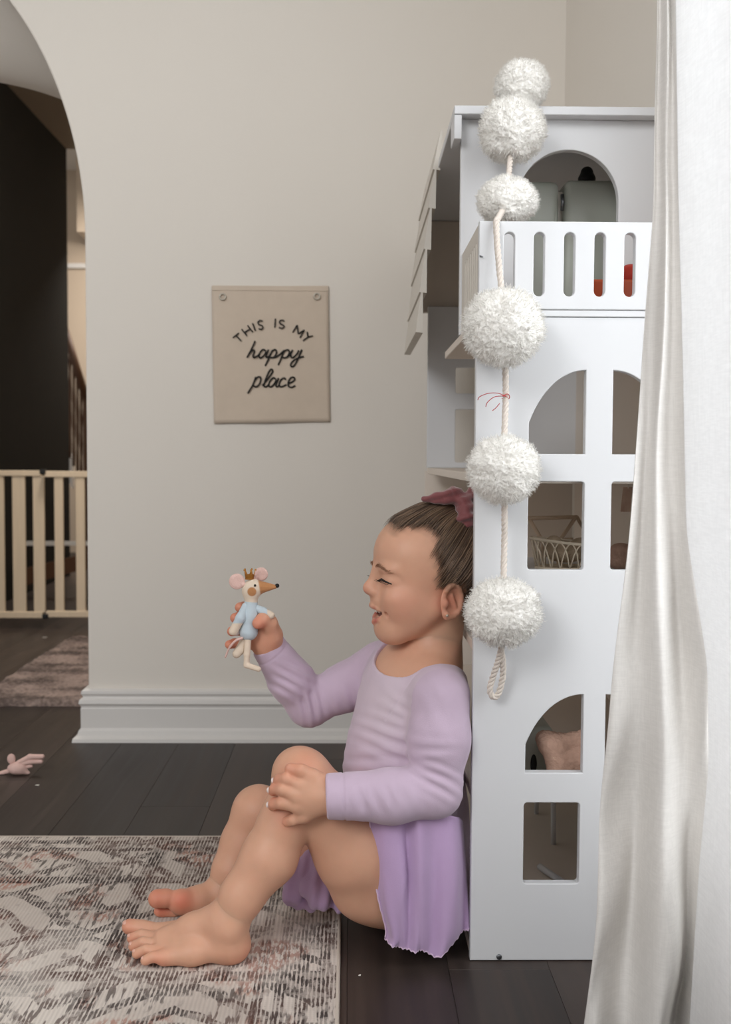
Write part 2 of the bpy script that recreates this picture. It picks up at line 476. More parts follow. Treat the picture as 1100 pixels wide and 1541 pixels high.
# back wall with arched opening
AC, AHW = XJ-0.50, 0.50
def arch(zs, h, n=72): return [(AC+AHW*math.cos(math.pi*i/n), zs+h*math.sin(math.pi*i/n)) for i in range(n+1)]
zsA, hA = 1.134, 0.70
zsB, hB = 1.418, 0.176
mb = MB()
for (zs, h, ya, yb) in ((zsA, hA, YB, YB+0.03), (zsB, hB+0.012, YR-0.03, YR)):
    a = arch(zs, h)
    out = [(0.62, 0.0), (0.62, 2.5), (-2.55, 2.5), (-2.55, 0.0), (AC-AHW, 0.0)]+a[::-1]+[(AC+AHW, 0.0)]
    v, f = plate_mesh(out, [], ya, yb, 0.004); mb.add(v, f)
A = [(AC+AHW, 0.0)]+arch(zsA, hA)+[(AC-AHW, 0.0)]; B = [(AC+AHW, 0.0)]+arch(zsB, hB)+[(AC-AHW, 0.0)]
NS = 14; vv = []; ff = []
for s in range(NS+1):
    t = s/NS; te = t*t*(3-2*t)
    for (a, b) in zip(A, B): vv.append((a[0]+(b[0]-a[0])*te, YB+0.004+(YR-YB-0.008)*t, a[1]+(b[1]-a[1])*te))
n = len(A)
for s in range(NS):
    for i in range(n-1): ff.append((s*n+i, s*n+i+1, (s+1)*n+i+1, (s+1)*n+i))
mb.add(vv, ff)
wbo = mb.build('wall_back', M['wall'], smooth=False); tag(wbo, kind='structure')
for q in list(wbo.data.polygons)[-len(ff):]: q.use_smooth = True
wb = bpy.data.objects['wall_back']
# right wall with window opening
mb = MB()
mb.box((XW, 1.26, 0), (XW+0.14, YB, 2.5)); mb.box((XW, -1.5, 0), (XW+0.14, -0.35, 2.5))
mb.box((XW, -0.35, 0), (XW+0.14, 1.26, 0.25)); mb.box((XW, -0.35, 2.2), (XW+0.14, 1.26, 2.5))
tag(mb.build('wall_right', M['wall']), kind='structure')
wn = empty('window_1', (XW+0.1, 0.45, 0.25), kind='structure')
mb = MB()
for (y0, y1, z0, z1) in ((-0.35, 1.26, 0.25, 0.30), (-0.35, 1.26, 2.15, 2.20), (-0.35, -0.30, 0.3, 2.15), (1.21, 1.26, 0.3, 2.15), (0.43, 0.48, 0.3, 2.15)):
    mb.box((XW+0.07, y0, z0), (XW+0.11, y1, z1))
mb.build('window_frame', M['trim'], wn)
for (y0, y1) in ((-0.30, 0.43), (0.48, 1.21)):
    MB().add([(XW+0.09, y0, 0.3), (XW+0.09, y1, 0.3), (XW+0.09, y1, 2.15), (XW+0.09, y0, 2.15)], [(0, 1, 2, 3)]).build('pane', M['glass'], wn)
tag(MB().box((-2.55, 0.2, 2.5), (0.62, YR, 2.56)).build('ceiling', M['ceil']), kind='structure')

# baseboard wrapped around the archway corner
prof = [(0, 0.118), (0.006, 0.118), (0.013, 0.114), (0.014, 0.108), (0.010, 0.101), (0.011, 0.098), (0.017, 0.094), (0.0185, 0.086),
        (0.014, 0.080), (0.0135, 0.076), (0.0145, 0.074), (0.0145, 0.030), (0.019, 0.024), (0.021, 0.014), (0.030, 0.008), (0.031, 0.0), (0, 0)]
path = [((XW, YB), (0, -1)), ((XJ, YB), (-1, -1)), ((XJ, YR), (-1, 0))]
vv = []; ff = []; n = len(prof)
for (p, d) in path:
    for (o, z) in prof: vv.append((p[0]+d[0]*o, p[1]+d[1]*o, z))
for s in range(2):
    for i in range(n-1): ff.append((s*n+i, s*n+i+1, (s+1)*n+i+1, (s+1)*n+i))
ff.append(tuple(range(n))); ff.append(tuple(range(2*n, 3*n)))
tag(MB().add(vv, ff).build('baseboard_back', M['trim']), kind='structure')

# hallway
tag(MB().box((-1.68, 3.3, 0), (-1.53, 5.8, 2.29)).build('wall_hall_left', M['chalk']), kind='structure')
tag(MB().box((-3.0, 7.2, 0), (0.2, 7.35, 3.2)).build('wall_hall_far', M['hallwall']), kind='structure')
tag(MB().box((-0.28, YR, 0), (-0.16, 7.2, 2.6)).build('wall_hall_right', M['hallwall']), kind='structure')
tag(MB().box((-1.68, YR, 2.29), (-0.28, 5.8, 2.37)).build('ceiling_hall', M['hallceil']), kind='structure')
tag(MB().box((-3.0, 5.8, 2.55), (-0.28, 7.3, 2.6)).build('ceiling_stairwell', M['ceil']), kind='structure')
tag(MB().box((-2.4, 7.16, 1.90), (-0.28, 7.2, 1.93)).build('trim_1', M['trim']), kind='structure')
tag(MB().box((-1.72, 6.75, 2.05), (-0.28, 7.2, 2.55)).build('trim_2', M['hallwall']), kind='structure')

# ---------------------------------------------------------------- stair banister in the hallway
YS = 6.1
bn = empty('stair_banister', W(118, 900, YS), 'dark wooden stair banister with thin spindles beyond the baby gate', 'banister')
p0, p1 = W(92, 478, YS), W(131, 604, YS)
MB().tube([p0, p1], 0.022, 8).build('handrail', M['darkwood'], bn, True)
q0, q1 = W(92, 660, YS), W(131, 745, YS)
for i in range(7):
    t = (i+0.4)/7
    a = p0+(p1-p0)*t; b = q0+(q1-q0)*t
    pts = [a+(b-a)*s for s in np.linspace(0, 1, 9)]
    MB().tube(pts, [0.007, 0.010, 0.007, 0.011, 0.008, 0.011, 0.007, 0.010, 0.007], 6).build('spindle', M['darkwood'], bn, True)
a = W(131, 598, YS); MB().box((a[0]-0.02, YS-0.02, 0), (a[0]+0.03, YS+0.03, a[2])).build('newel_post', M['darkwood'], bn, bevel=0.004)
q = [W(94, 655, YS), W(108, 690, YS), W(108, 735, YS), W(94, 700, YS)]
MB().prism(q, (0, 0.05, 0)).build('stringer', M['trim'], bn)
# stair foot seen through the gate
st = empty('stair_skirting', W(60, 930, 4.9), 'low brown sloping stair board seen through the gate bars', 'stair board')
MB().prism([W(-30, 872, 4.9), W(150, 828, 4.9), W(150, 850, 4.9), W(-30, 900, 4.9)], (0, 0.06, 0)).build('board', M['darkwood'], st)
MB().prism([W(-30, 815, 5.0), W(150, 815, 5.0), W(150, 821, 5.0), W(-30, 821, 5.0)], (0, 0.03, 0)).build('rail', M['trim'], st)
q = W(60, 818, 4.95)
MB().box((q[0]-0.3, 4.96, 0), (q[0]-0.26, 5.0, q[2])).build('post', M['darkwood'], st)
MB().box((q[0]+0.26, 4.96, 0), (q[0]+0.3, 5.0, q[2])).build('post', M['darkwood'], st)

# ---------------------------------------------------------------- baby gate
YG = 3.95
gt = empty('baby_gate', W(66, 945, YG), 'pale pine wooden baby gate with vertical slats across the dark hallway', 'gate')
def gbox(x0, x1, y0, y1, Y, th, nm, m='pine', bev=0.002):
    a = W(x0, y1, Y); b = W(x1, y0, Y)
    return MB().box((a[0], Y, a[2]), (b[0], Y+th, b[2])).build(nm, M[m], gt, bevel=bev)
gbox(-60, 61, 708, 716, YG+0.03, 0.02, 'rail'); gbox(66, 140, 709, 718, YG, 0.02, 'rail')
gbox(-60, 64, 921, 930, YG+0.03, 0.02, 'rail'); gbox(69, 140, 920, 929, YG, 0.02, 'rail')
for (x0, x1) in ((-44, -30), (-12, 5), (20, 37), (51, 66)): gbox(x0, x1, 716, 922, YG+0.034, 0.012, 'slat')
for (x0, x1) in ((83, 94.5), (115, 127)): gbox(x0, x1, 717, 921, YG+0.004, 0.012, 'slat')
gbox(59, 68, 706, 714, YG-0.006, 0.03, 'hinge', 'black', 0.004); gbox(63, 72, 924, 932, YG-0.006, 0.03, 'hinge', 'black', 0.004)
a = W(-60, 930, YG)
MB().box((a[0]-0.03, YG+0.02, 0.0), (a[0]+0.01, YG+0.06, 0.62)).build('mounting_post', M['pine'], gt, bevel=0.002)
a = W(140, 930, YG)
MB().box((a[0]-0.01, YG-0.01, 0.0), (a[0]+0.03, YG+0.04, 0.62)).build('mounting_post', M['pine'], gt, bevel=0.002)

# ---------------------------------------------------------------- hall rug
def hall_rug():
    m, t, b = nt('plush_rug'); L = t.links; nb = NB(t); tc = t.nodes.new('ShaderNodeTexCoord')
    a = nb.noise(tc.outputs['Object'], 6, 14, 1, 1, 5); c = nb.noise(tc.outputs['Object'], 90, 90, 90, 1, 3)
    f = nb.m('ADD', nb.m('MULTIPLY', a, 0.75), nb.m('MULTIPLY', c, 0.35))
    L.new(nb.mix(nb.step(f, 0.38, 0.72), (80, 68, 64), (164, 145, 137)), b.inputs['Base Color']); b.inputs['Roughness'].default_value = 0.95
    n = 90; xs = np.linspace(-0.985, -0.3, n); ys = np.linspace(2.725, 3.73, n)
    v = []; f = []
    for i, xx in enumerate(xs):
        for j, yy in enumerate(ys):
            e = min(i, n-1-i, j, n-1-j)
            z = 0.001 if e == 0 else 0.012+0.008*random.random()
            v.append((xx+random.uniform(-1, 1)*0.004, yy+random.uniform(-1, 1)*0.004, z))
    for i in range(n-1):
        for j in range(n-1): f.append((i*n+j, (i+1)*n+j, (i+1)*n+j+1, i*n+j+1))
    o = mesh_np('hall_rug', v, f, m)
    tag(o, 'plush brown-mauve rug on the hallway floor before the baby gate', 'rug')
hall_rug()

# ---------------------------------------------------------------- patterned rug
RX1 = float(W(515, 1400, 1.45)[0]); RY1 = 1.775; RX0 = -0.95; RY0 = 0.75; RZ = 0.005
def big_rug():
    m, t, b = nt('vintage_rug'); L = t.links; nb = NB(t); tc = t.nodes.new('ShaderNodeTexCoord')
    sp = t.nodes.new('ShaderNodeSeparateXYZ'); L.new(tc.outputs['Object'], sp.inputs[0]); X, Y = sp.outputs[0], sp.outputs[1]
    V = tc.outputs['Object']
    dx = nb.m('SUBTRACT', RX1, X); dy = nb.m('SUBTRACT', RY1, Y)
    wob = nb.m('MULTIPLY', nb.m('SUBTRACT', nb.noise(V, 8, 8, 1, 1, 3), 0.5), 0.05)
    def tri(x, p, ph=0.0):
        q = nb.m('FRACT', nb.m('ADD', nb.m('DIVIDE', x, p), ph))
        return nb.m('ABSOLUTE', nb.m('SUBTRACT', nb.m('MULTIPLY', q, 2), 1))
    rib = tri(X, 0.0052); weft = tri(Y, 0.0045)
    dash = nb.noise(V, 230, 55, 1, 1, 2); dash2 = nb.noise(V, 150, 22, 1, 1, 2, w=3.1)
    big = nb.noise(V, 5, 5, 1, 1, 4, w=1.3); med = nb.noise(V, 16, 16, 1, 1, 4, w=5.2)
    # stripes: right border
    inR = nb.m('SUBTRACT', 1.0, nb.step(dx, 0.115, 0.125))
    sR = nb.m('MULTIPLY', inR, nb.step(tri(nb.m('ADD', dx, nb.m('MULTIPLY', wob, 0.1)), 0.026, 0.2), 0.42, 0.54))
    sR = nb.m('MULTIPLY', sR, nb.step(nb.noise(V, 60, 26, 1, 1, 3, w=2.2), 0.33, 0.44))
    # far border
    inF = nb.m('SUBTRACT', 1.0, nb.step(dy, 0.07, 0.075))
    sF = nb.m('MULTIPLY', inF, nb.step(tri(dy, 0.034, 0.1), 0.45, 0.6))
    # inner band lines
    bandF = nb.step(tri(nb.m('SUBTRACT', dy, 0.19), 0.30), 0.90, 0.93)
    bandR = nb.step(tri(nb.m('SUBTRACT', dx, 0.30), 0.33), 0.91, 0.94)
    # lozenges
    u = nb.m('ADD', tri(nb.m('ADD', X, wob), 0.30, 0.15), tri(nb.m('ADD', Y, wob), 0.26, 0.1))
    loz = nb.step(tri(u, 0.52), 0.62, 0.72)
    blk = nb.m('MULTIPLY', nb.step(tri(X, 0.17, 0.3), 0.55, 0.6), nb.step(tri(Y, 0.12, 0.45), 0.45, 0.55))
    pat = nb.m('MAXIMUM', nb.m('MAXIMUM', sR, sF), nb.m('MAXIMUM', nb.m('MAXIMUM', bandF, bandR), nb.m('MAXIMUM', nb.m('MULTIPLY', loz, 0.9), nb.m('MULTIPLY', blk, 0.8))))
    wear = nb.step(nb.m('ADD', nb.m('MULTIPLY', big, 0.6), nb.m('MULTIPLY', med, 0.5)), 0.34, 0.56)
    dk = nb.m('MULTIPLY', pat, nb.m('ADD', nb.m('MULTIPLY', wear, 0.75), 0.3))
    grain = nb.step(nb.m('ADD', nb.m('MULTIPLY', dash, 0.7), nb.m('MULTIPLY', rib, 0.35)), 0.40, 0.56)
    brk = nb.step(nb.noise(V, 45, 60, 1, 1, 3, w=6.6), 0.40, 0.52)
    mk = nb.m('MULTIPLY', nb.m('MULTIPLY', dk, grain), nb.m('ADD', nb.m('MULTIPLY', brk, 0.5), 0.5), clamp=True)
    sc = nb.m('MULTIPLY', nb.m('MULTIPLY', nb.step(dash2, 0.52, 0.60), nb.step(med, 0.45, 0.58)), 0.8)
    mk = nb.m('MAXIMUM', mk, sc)
    base = nb.mix(nb.step(big, 0.35, 0.65), (228, 219, 210), (200, 189, 180))
    base = nb.mix(nb.m('MULTIPLY', nb.m('SUBTRACT', 1.0, rib), 0.18), base, (120, 110, 104))
    rustm = nb.m('MULTIPLY', nb.step(nb.noise(V, 12, 9, 1, 1, 3, w=8.0), 0.56, 0.64), nb.step(dash, 0.42, 0.55))
    base = nb.mix(nb.m('MULTIPLY', rustm, 0.62), base, (164, 104, 84))
    dcol = nb.mix(nb.step(nb.noise(V, 7, 7, 1, 1, 2, w=4.0), 0.45, 0.6), (50, 40, 40), (84, 58, 52))
    col = nb.mix(nb.m('MULTIPLY', mk, 0.92), base, dcol)
    L.new(col, b.inputs['Base Color']); b.inputs['Roughness'].default_value = 0.95; b.inputs['Specular IOR Level'].default_value = 0.1
    bp = t.nodes.new('ShaderNodeBump'); bp.inputs['Strength'].default_value = 0.5; bp.inputs['Distance'].default_value = 0.0015
    L.new(nb.m('ADD', rib, nb.m('MULTIPLY', weft, 0.4)), bp.inputs['Height']); L.new(bp.outputs[0], b.inputs['Normal'])
    r = empty('area_rug', ((RX0+RX1)/2, (RY0+RY1)/2, 0), 'faded patterned cream and brown woven rug under the child\'s feet', 'rug')
    MB().box((RX0, RY0, 0.0005), (RX1-0.004, RY1-0.004, RZ)).build('pile', m, r, bevel=0.0015)
    e = mat('rug_binding', (196, 184, 172), 0.95, 0.06, 90, 0.4, 500)
    mb = MB().tube([(RX1-0.004, RY0, 0.003), (RX1-0.004, RY1-0.004, 0.003), (RX0, RY1-0.004, 0.003)], 0.0032, 8)
    mb.build('binding', e, r, True)
big_rug()

# ---------------------------------------------------------------- wall banner
YN = YB-0.006
bnr = empty('wall_banner', W(408, 637, YN), 'small beige canvas wall banner with black lettering and two grommets', 'banner')
n = 30; v = []; f = []
TL, TR, BR, BL = W(318.5, 431, YN), W(494, 430, YN), W(496.5, 634.5, YN), W(322, 637.5, YN)
for j in range(n+1):
    for i in range(n+1):
        s, t = i/n, j/n
        p = (TL*(1-s)+TR*s)*(1-t)+(BL*(1-s)+BR*s)*t
        p = p+np.array([0, -0.0015*math.sin(s*9+1.2*t*3)*t-0.002*math.exp(-((t-0.08)/0.02)**2)*0.3, 0])
        v.append(p)
for j in range(n):
    for i in range(n): a = j*(n+1)+i; f.append((a, a+n+1, a+n+2, a+1))
o = mesh_np('canvas', v, f, M['canvas'], bnr); md = o.modifiers.new('solid', 'SOLIDIFY'); md.thickness = 0.0012
mb = MB().box(tuple(W(319.2, 437, YN)-[0, 0.0014, 0]), tuple(W(494, 431, YN)+[0, 0.0005, 0])); mb.build('top_hem', M['canvas'], bnr, bevel=0.0004)
for (px, py) in ((335, 446.5), (476.8, 446)):
    c0 = W(px, py, YN-0.0042); r = 0.0065
    MB().tube([c0+np.array([r*math.cos(a), 0, r*math.sin(a)]) for a in np.linspace(0, 2*math.pi, 24, endpoint=False)], 0.0017, 8, True).build('grommet', M['brass'], bnr, True)
def cr(x, y): return W(300+x/5, 410+y/5, YN-0.0036)
def words(name, strokes, r):
    mb = MB()
    for s in strokes:
        pts = [cr(*p) for p in s]
        pts = cat_rom(pts, 6) if len(pts) > 2 else pts
        mb.tube(pts, r, 8)
    o = mb.build(name, M['ink'], bnr, True)
    ym = np.mean([q.co.y for q in o.data.vertices])
    for q in o.data.vertices: q.co.y = ym+(q.co.y-ym)*0.35
R1 = 0.00155; R2 = 0.00185
words('lettering', [[(252, 492), (298, 455)], [(275, 474), (317, 517)]]+[[(318, 426), (360, 479)], [(362, 398), (403, 450)], [(339, 452), (383, 424)]]
      + [[(400, 381), (422, 439)]]+[[(476, 368), (458, 361), (441, 373), (449, 392), (470, 400), (478, 415), (465, 428), (446, 423)]], R1)
words('lettering', [[(572, 347), (568, 415)], [(640, 367), (622, 358), (604, 368), (609, 386), (630, 395), (637, 408), (622, 420), (598, 412)]], R1)
words('lettering', [[(702, 452), (736, 396)], [(736, 396), (744, 462)], [(744, 462), (790, 432)], [(790, 432), (757, 491)], [(811, 446), (817, 486)], [(854, 477), (817, 486)], [(817, 486), (779, 514)]], R1)
words('lettering', [[(420, 515), (398, 565), (375, 610), (358, 641)], [(372, 616), (398, 586), (414, 592), (404, 625), (410, 641), (432, 630)],
      [(500, 592), (480, 580), (458, 600), (448, 630), (460, 643), (484, 626), (504, 596)], [(520, 580), (503, 622), (506, 640), (528, 628)],
      [(548, 584), (525, 640), (495, 703)], [(530, 620), (552, 588), (574, 582), (580, 605), (566, 632), (545, 641), (528, 634)],
      [(552, 641), (580, 634), (610, 612), (640, 584)], [(526, 630), (536, 612), (548, 584)], [(430, 632), (442, 624), (452, 610)], [(645, 643), (668, 632), (684, 612), (702, 582)], [(636, 588), (616, 645), (593, 697)], [(622, 618), (646, 588), (670, 584), (676, 606), (660, 634), (640, 643), (622, 636)],
      [(702, 582), (688, 615), (692, 638), (708, 638), (734, 612), (748, 586)], [(771, 580), (748, 635), (722, 688), (700, 709), (687, 698), (700, 670), (740, 645), (786, 632)]], R2)
words('lettering', [[(425, 786), (400, 850), (363, 910)], [(408, 828), (432, 792), (456, 786), (462, 808), (448, 845), (424, 860), (404, 850)],
      [(472, 852), (515, 800), (549, 750), (544, 728), (526, 742), (500, 800), (485, 850), (500, 860), (520, 845)],
      [(576, 804), (556, 792), (532, 815), (522, 848), (536, 861), (560, 842), (580, 808)], [(596, 794), (577, 842), (582, 860), (604, 848)],
      [(650, 808), (638, 794), (614, 808), (600, 842), (612, 860), (640, 852), (655, 842)],
      [(664, 838), (700, 822), (717, 802), (706, 788), (684, 796), (668, 828), (672, 856), (694, 864), (722, 850)]], R2)

# ================================================================= DOLLHOUSE
YN1 = 1.333; TH = 0.014; YF1 = 2.18
HX0 = 0.1555; HX1 = 0.466
hs = empty('dollhouse', ((HX0+HX1)/2, (YN1+YF1)/2, 0), 'tall white wooden dollhouse with arched windows, balcony and shingled roof', 'dollhouse')
def zz(py, Y=YN1, px=800): return float(W(px, py, Y)[2])
def xx(px, Y=YN1, py=700): return float(W(px, py, Y)[0])
XC = (HX0+HX1)/2
def quarter(xl, xr, zb, zs, zt, n=14):
    """left half of an arched window: vertical right side, arc on the left"""
    pts = [(xr, zb), (xl, zb), (xl, zs)]
    for i in range(1, n+1):
        a = math.pi/2*i/n
        a0 = 0.52; al = a0+(math.pi/2-a0)*i/n
        x = xr-(xr-xl)*math.cos(al)/math.cos(a0); z = zs+(zt-zs)*(math.sin(al)-math.sin(a0))/(1-math.sin(a0))
        pts.append((x, z))
    return pts
def mirror(pts): return [(2*XC-p[0], p[1]) for p in pts][::-1]
def rnd(x0, x1, z0, z1, r=0.004):
    o = []
    for (cx, cz, a0) in ((x1-r, z1-r, 0), (x0+r, z1-r, 90), (x0+r, z0+r, 180), (x1-r, z0+r, 270)):
        for k in range(4): a = math.radians(a0+30*k); o.append((cx+r*math.cos(a), cz+r*math.sin(a)))
    return o
WL, WR = xx(795.5), xx(880)
holes = []
q = quarter(WL, WR, zz(683), zz(636), zz(556.5)); holes += [q, mirror(q)]
q = rnd(WL, WR, zz(857.5), zz(724.5)); holes += [q, mirror(q)]
q = quarter(xx(787, YN1, 1100)+0.0035, xx(875, YN1, 1100)+0.002, zz(1163), zz(1121), zz(1045)); holes += [q, mirror(q)]
q = rnd(xx(783, YN1, 1270)+0.004, xx(867, YN1, 1270)+0.004, zz(1330), zz(1208)); holes += [q, mirror(q)]
ZT = zz(477)
plate('side_panel', [(HX0, 0.001), (HX1, 0.001), (HX1, ZT), (HX0, ZT)], holes, YN1, YN1+TH, M['house'], hs)
# balcony rail with slots
slots = []
for cx in (765.5, 810.5, 856, 901.5, 946.5, 992, 1038):
    x0, x1 = xx(cx-8.3, YN1, 400), xx(cx+8.3, YN1, 400); r = (x1-x0)/2; zt, zb = zz(350), zz(446.5)
    s = [((x0+x1)/2+r*math.cos(a), zt-r+r*math.sin(a)) for a in np.linspace(0, math.pi, 9)]+[((x0+x1)/2+r*math.cos(a), zb+r+r*math.sin(a)) for a in np.linspace(math.pi, 2*math.pi, 9)]
    slots.append(s)
ZB, ZR = zz(466), zz(334)
plate('balcony_rail', [(HX0+0.002, ZB), (HX1, ZB), (HX1, ZR), (HX0+0.002, ZR)], slots, YN1-0.004, YN1+TH-0.004, M['house'], hs)
MB().box((HX0+0.001, YN1-0.002, ZT+0.0005), (HX1, YN1+TH, ZB-0.0005)).build('floor_edge_strip', M['house'], hs, bevel=0.0008, seg=1)
YU = 1.545
# balcony side rail with grooves
sl = []
for i in range(7):
    yc = YN1+0.035+i*0.022
    sl.append([(yc-0.004, ZB+0.02), (yc+0.004, ZB+0.02), (yc+0.004, ZR-0.02), (yc-0.004, ZR-0.02)])
v, f = plate_mesh([(YN1+TH, ZB), (YU, ZB), (YU, ZR), (YN1+TH, ZR)], sl, 0, 0.010, 0.001)
v = [(HX0+0.003+p[1], p[0], p[2]) for p in v]
MB().add(v, f).build('balcony_side_rail', M['edge'], hs)
# storey floors
for (z, y1) in ((0.014, YF1), (0.219, YF1), (0.411, YF1), (0.626, YF1), (ZT+0.002, 1.79)):
    MB().box((HX0+0.001, YN1+TH, z-0.012), (HX1-0.002, y1, z)).build('storey_floor', M['inner'], hs, bevel=0.001, seg=1)
# plinth under the open front
MB().box((HX0+0.004, YN1+TH, 0.0012), (HX0+0.014, YF1, 0.045)).build('plinth', M['house'], hs, bevel=0.001, seg=1)
# back (towards the wall) and the far side panel
MB().box((HX1-0.006, YN1+TH, 0.002), (HX1, YF1, 1.114)).build('back_panel', M['inner'], hs)
s_ = 1.0
fw = [rnd(xx(685, YF1, 650), xx(685, YF1, 650)+0.07, zz(696, YF1, 690), zz(616, YF1, 690)), rnd(xx(685, YF1, 650), xx(685, YF1, 650)+0.07, zz(592, YF1, 690), zz(553, YF1, 690))]
plate('side_panel', [(HX0, 0.626), (HX1, 0.626), (HX1, 0.954), (HX0, 0.954)], fw, YF1, YF1+TH, M['house'], hs)
plate('side_panel', [(HX0, 0.001), (HX1, 0.001), (HX1, 0.619), (HX0, 0.619)], [], YF1+0.05, YF1+0.05+TH, M['inner'], hs)
plate('attic_side_panel', [(HX0-0.03, 0.944), (HX1, 0.944), (HX1, 1.129), (HX0-0.012, 1.129)], [], YF1+0.015, YF1+0.015+TH, M['inner'], hs)
# attic front wall with arch
SU = 1600/YU
acx = xx(855, YU, 300); ar = 0.0725; azt = zz(225, YU)
zs = azt-ar
archh = [(acx+ar, 0.874), (acx-ar, 0.874)][::-1]
hole = [(acx-ar, 0.874)]+[(acx-ar*math.cos(a), zs+ar*math.sin(a)) for a in np.linspace(0, math.pi, 33)]+[(acx+ar, 0.874)]
plate('attic_wall', [(HX0, ZT+0.002), (HX1, ZT+0.002), (HX1, 1.130), (HX0, 1.130)], [hole], YU, YU+TH, M['house'], hs)
zt0, zt1 = zz(180, YU), zz(167, YU)
MB().box((HX0-0.012, YU-0.022, zt0), (HX1+0.004, YF1+0.06, zt1)).build('roof_top', M['house'], hs, bevel=0.001, seg=1)
MB().box((HX0-0.012, YU-0.02, zt0-0.034), (HX0-0.001, YU+0.03, zt0)).build('roof_fascia', M['house'], hs, bevel=0.001, seg=1)
# shingled steep roof slope, tier by tier
YQ = 1.80
pts = [(664, 196), (655, 255), (648, 313), (641, 375), (634.5, 440), (629, 500)]
for i in range(5):
    a = W(*pts[i], YQ); b = W(*pts[i+1], YQ)
    ny = 6
    for j in range(ny):
        y0 = YQ+j*0.065; y1 = y0+0.063
        d = (b-a); nrm = np.array([-d[2], 0, d[0]]); nrm /= np.linalg.norm(nrm)
        if nrm[0] > 0: nrm = -nrm
        p = [a-nrm*0.002, b-nrm*0.0085, b+nrm*0.004, a+nrm*0.001]
        p = [np.array([q_[0], y0, q_[2]]) for q_ in p]
        MB().prism(p, (0, y1-y0, 0)).build('shingle', M['edge'], hs)
a = W(*pts[0], YQ); b = W(*pts[-1], YQ)
for (px, py) in ((751, 1440),):
    c0 = W(px, py, YN1-0.001)
    MB().tube([c0, c0+[0, -0.0006, 0], c0+[0, -0.0016, 0]], [0.0036, 0.0036, 0.0022], 14).build('screw', M['screw'], hs, True)
c0 = W(724, 386, YN1-0.005)
MB().tube([c0+[-0.002, 0, 0.001], c0, c0+[0.002, -0.003, -0.0012]], [0.0006, 0.0012, 0.0005], 8).build('hook', M['screw'], hs, True)

# ---------------------------------------------------------------- toys inside the dollhouse
def rbox(lo, hi, r, seg=4): 
    return MB().box(lo, hi), r, seg
ZA = ZT+0.002
# attic: grey two door toy fridge
c0 = W(786, 272, 1.64); c1 = W(842, 272, 1.64); c2 = W(850.5, 271, 1.64); c3 = W(938, 270, 1.64)
wd = empty('toy_locker', ((c0[0]+c3[0])/2, 1.66, ZA), 'pale grey two-door toy locker behind the attic arch', 'toy')
MB().box((c0[0], 1.64, ZA), (c1[0], 1.75, c1[2])).build('door', M['toygrey'], wd, True, 0.010, 4)
MB().box((c2[0], 1.64, ZA), (c3[0], 1.75, c3[2])).build('door', M['toygrey'], wd, True, 0.010, 4)
MB().box((c1[0]-0.004, 1.66, ZA+0.002), (c2[0]+0.004, 1.74, c1[2]-0.012)).build('body', M['edge'], wd)
a = W(846, 305, 1.64)
MB().tube([a+[0, 0, -0.012], a+[0, -0.004, 0], a+[0, 0, 0.012]], 0.0028, 8).build('hinge', M['screw'], wd, True)
a = W(883, 268, 1.70)
tp = SDF().cap(a+[0, 0, 0.0], a+[0, 0, 0.008], 0.014, 0.010)
o = sdf_obj('toy_kettle', tp, 0.0016, M['black']); tag(o, 'small dark rounded toy on top of the grey toy locker', 'toy')
# balcony: orange toy wagon
a0 = W(884, 421, 1.40); a1 = W(975, 460, 1.40)
ot = empty('toy_wagon', ((a0[0]+a1[0])/2, 1.42, ZA), 'orange and red toy wagon behind the balcony slots', 'toy')
MB().box((a0[0], 1.39, ZA+0.008), (a1[0], 1.45, a0[2])).build('body', M['orange'], ot, True, 0.006, 3)
b0 = W(931, 393, 1.40)
sdf_obj('cabin', SDF().cap(b0+[0.022, 0.02, -0.022], b0+[0.05, 0.02, -0.022], 0.022, 0.022), 0.002, M['red'], ot)
for xw in (a0[0]+0.016, a1[0]-0.016):
    MB().tube([(xw, 1.383, ZA+0.0105), (xw, 1.392, ZA+0.0105)], 0.010, 16).build('wheel', M['black'], ot, True)
mb = MB().box((a0[0]+0.004, 1.3885, ZA+0.014), (a0[0]+0.03, 1.3905, ZA+0.021)); mb.build('stripe', M['toygrey'], ot)
# middle room: platform, rattan basket, swing frame, plush, pendant
zp = float(W(840, 858, 1.50)[2])
pf = empty('toy_bed', (0.31, 1.55, 0.411), 'low white toy bed base on the second storey of the dollhouse', 'toy furniture')
MB().box((0.20, 1.42, 0.434), (0.455, 1.70, zp)).build('bed_top', M['house'], pf, bevel=0.002)
for (x_, y_) in ((0.21, 1.43), (0.445, 1.43), (0.21, 1.69), (0.445, 1.69)): MB().box((x_-0.006, y_-0.006, 0.411), (x_+0.006, y_+0.006, 0.434)).build('leg', M['house'], pf)
bc = W(853, 850, 1.50); bc = np.array([bc[0], 1.51, zp+0.002])
bk = empty('rattan_basket', bc, 'small pale rattan toy basket behind the lower rectangular window of the upper pair', 'basket')
def ring(cx, cy, z, rx, ry, n=40, tilt=0.0): return [np.array([cx+rx*math.cos(a), cy+ry*math.sin(a), z-tilt*rx*math.cos(a)]) for a in np.linspace(0, 2*math.pi, n, endpoint=False)]
RT = ring(bc[0], bc[1], zp+0.040, 0.050, 0.036, 40, 0.10); RB = ring(bc[0], bc[1], zp+0.003, 0.042, 0.030)
MB().tube(RT, 0.0020, 8, True).build('rim', M['rattan'], bk, True)
MB().tube(RB, 0.0022, 8, True).build('base_ring', M['rattan'], bk, True)
MB().add([bc+[0, 0, 0.0005]]+[p-[0, 0, 0.0015] for p in RB], [(0, i+1, (i+1) % 40+1) for i in range(40)]).build('base', M['rattan'], bk)
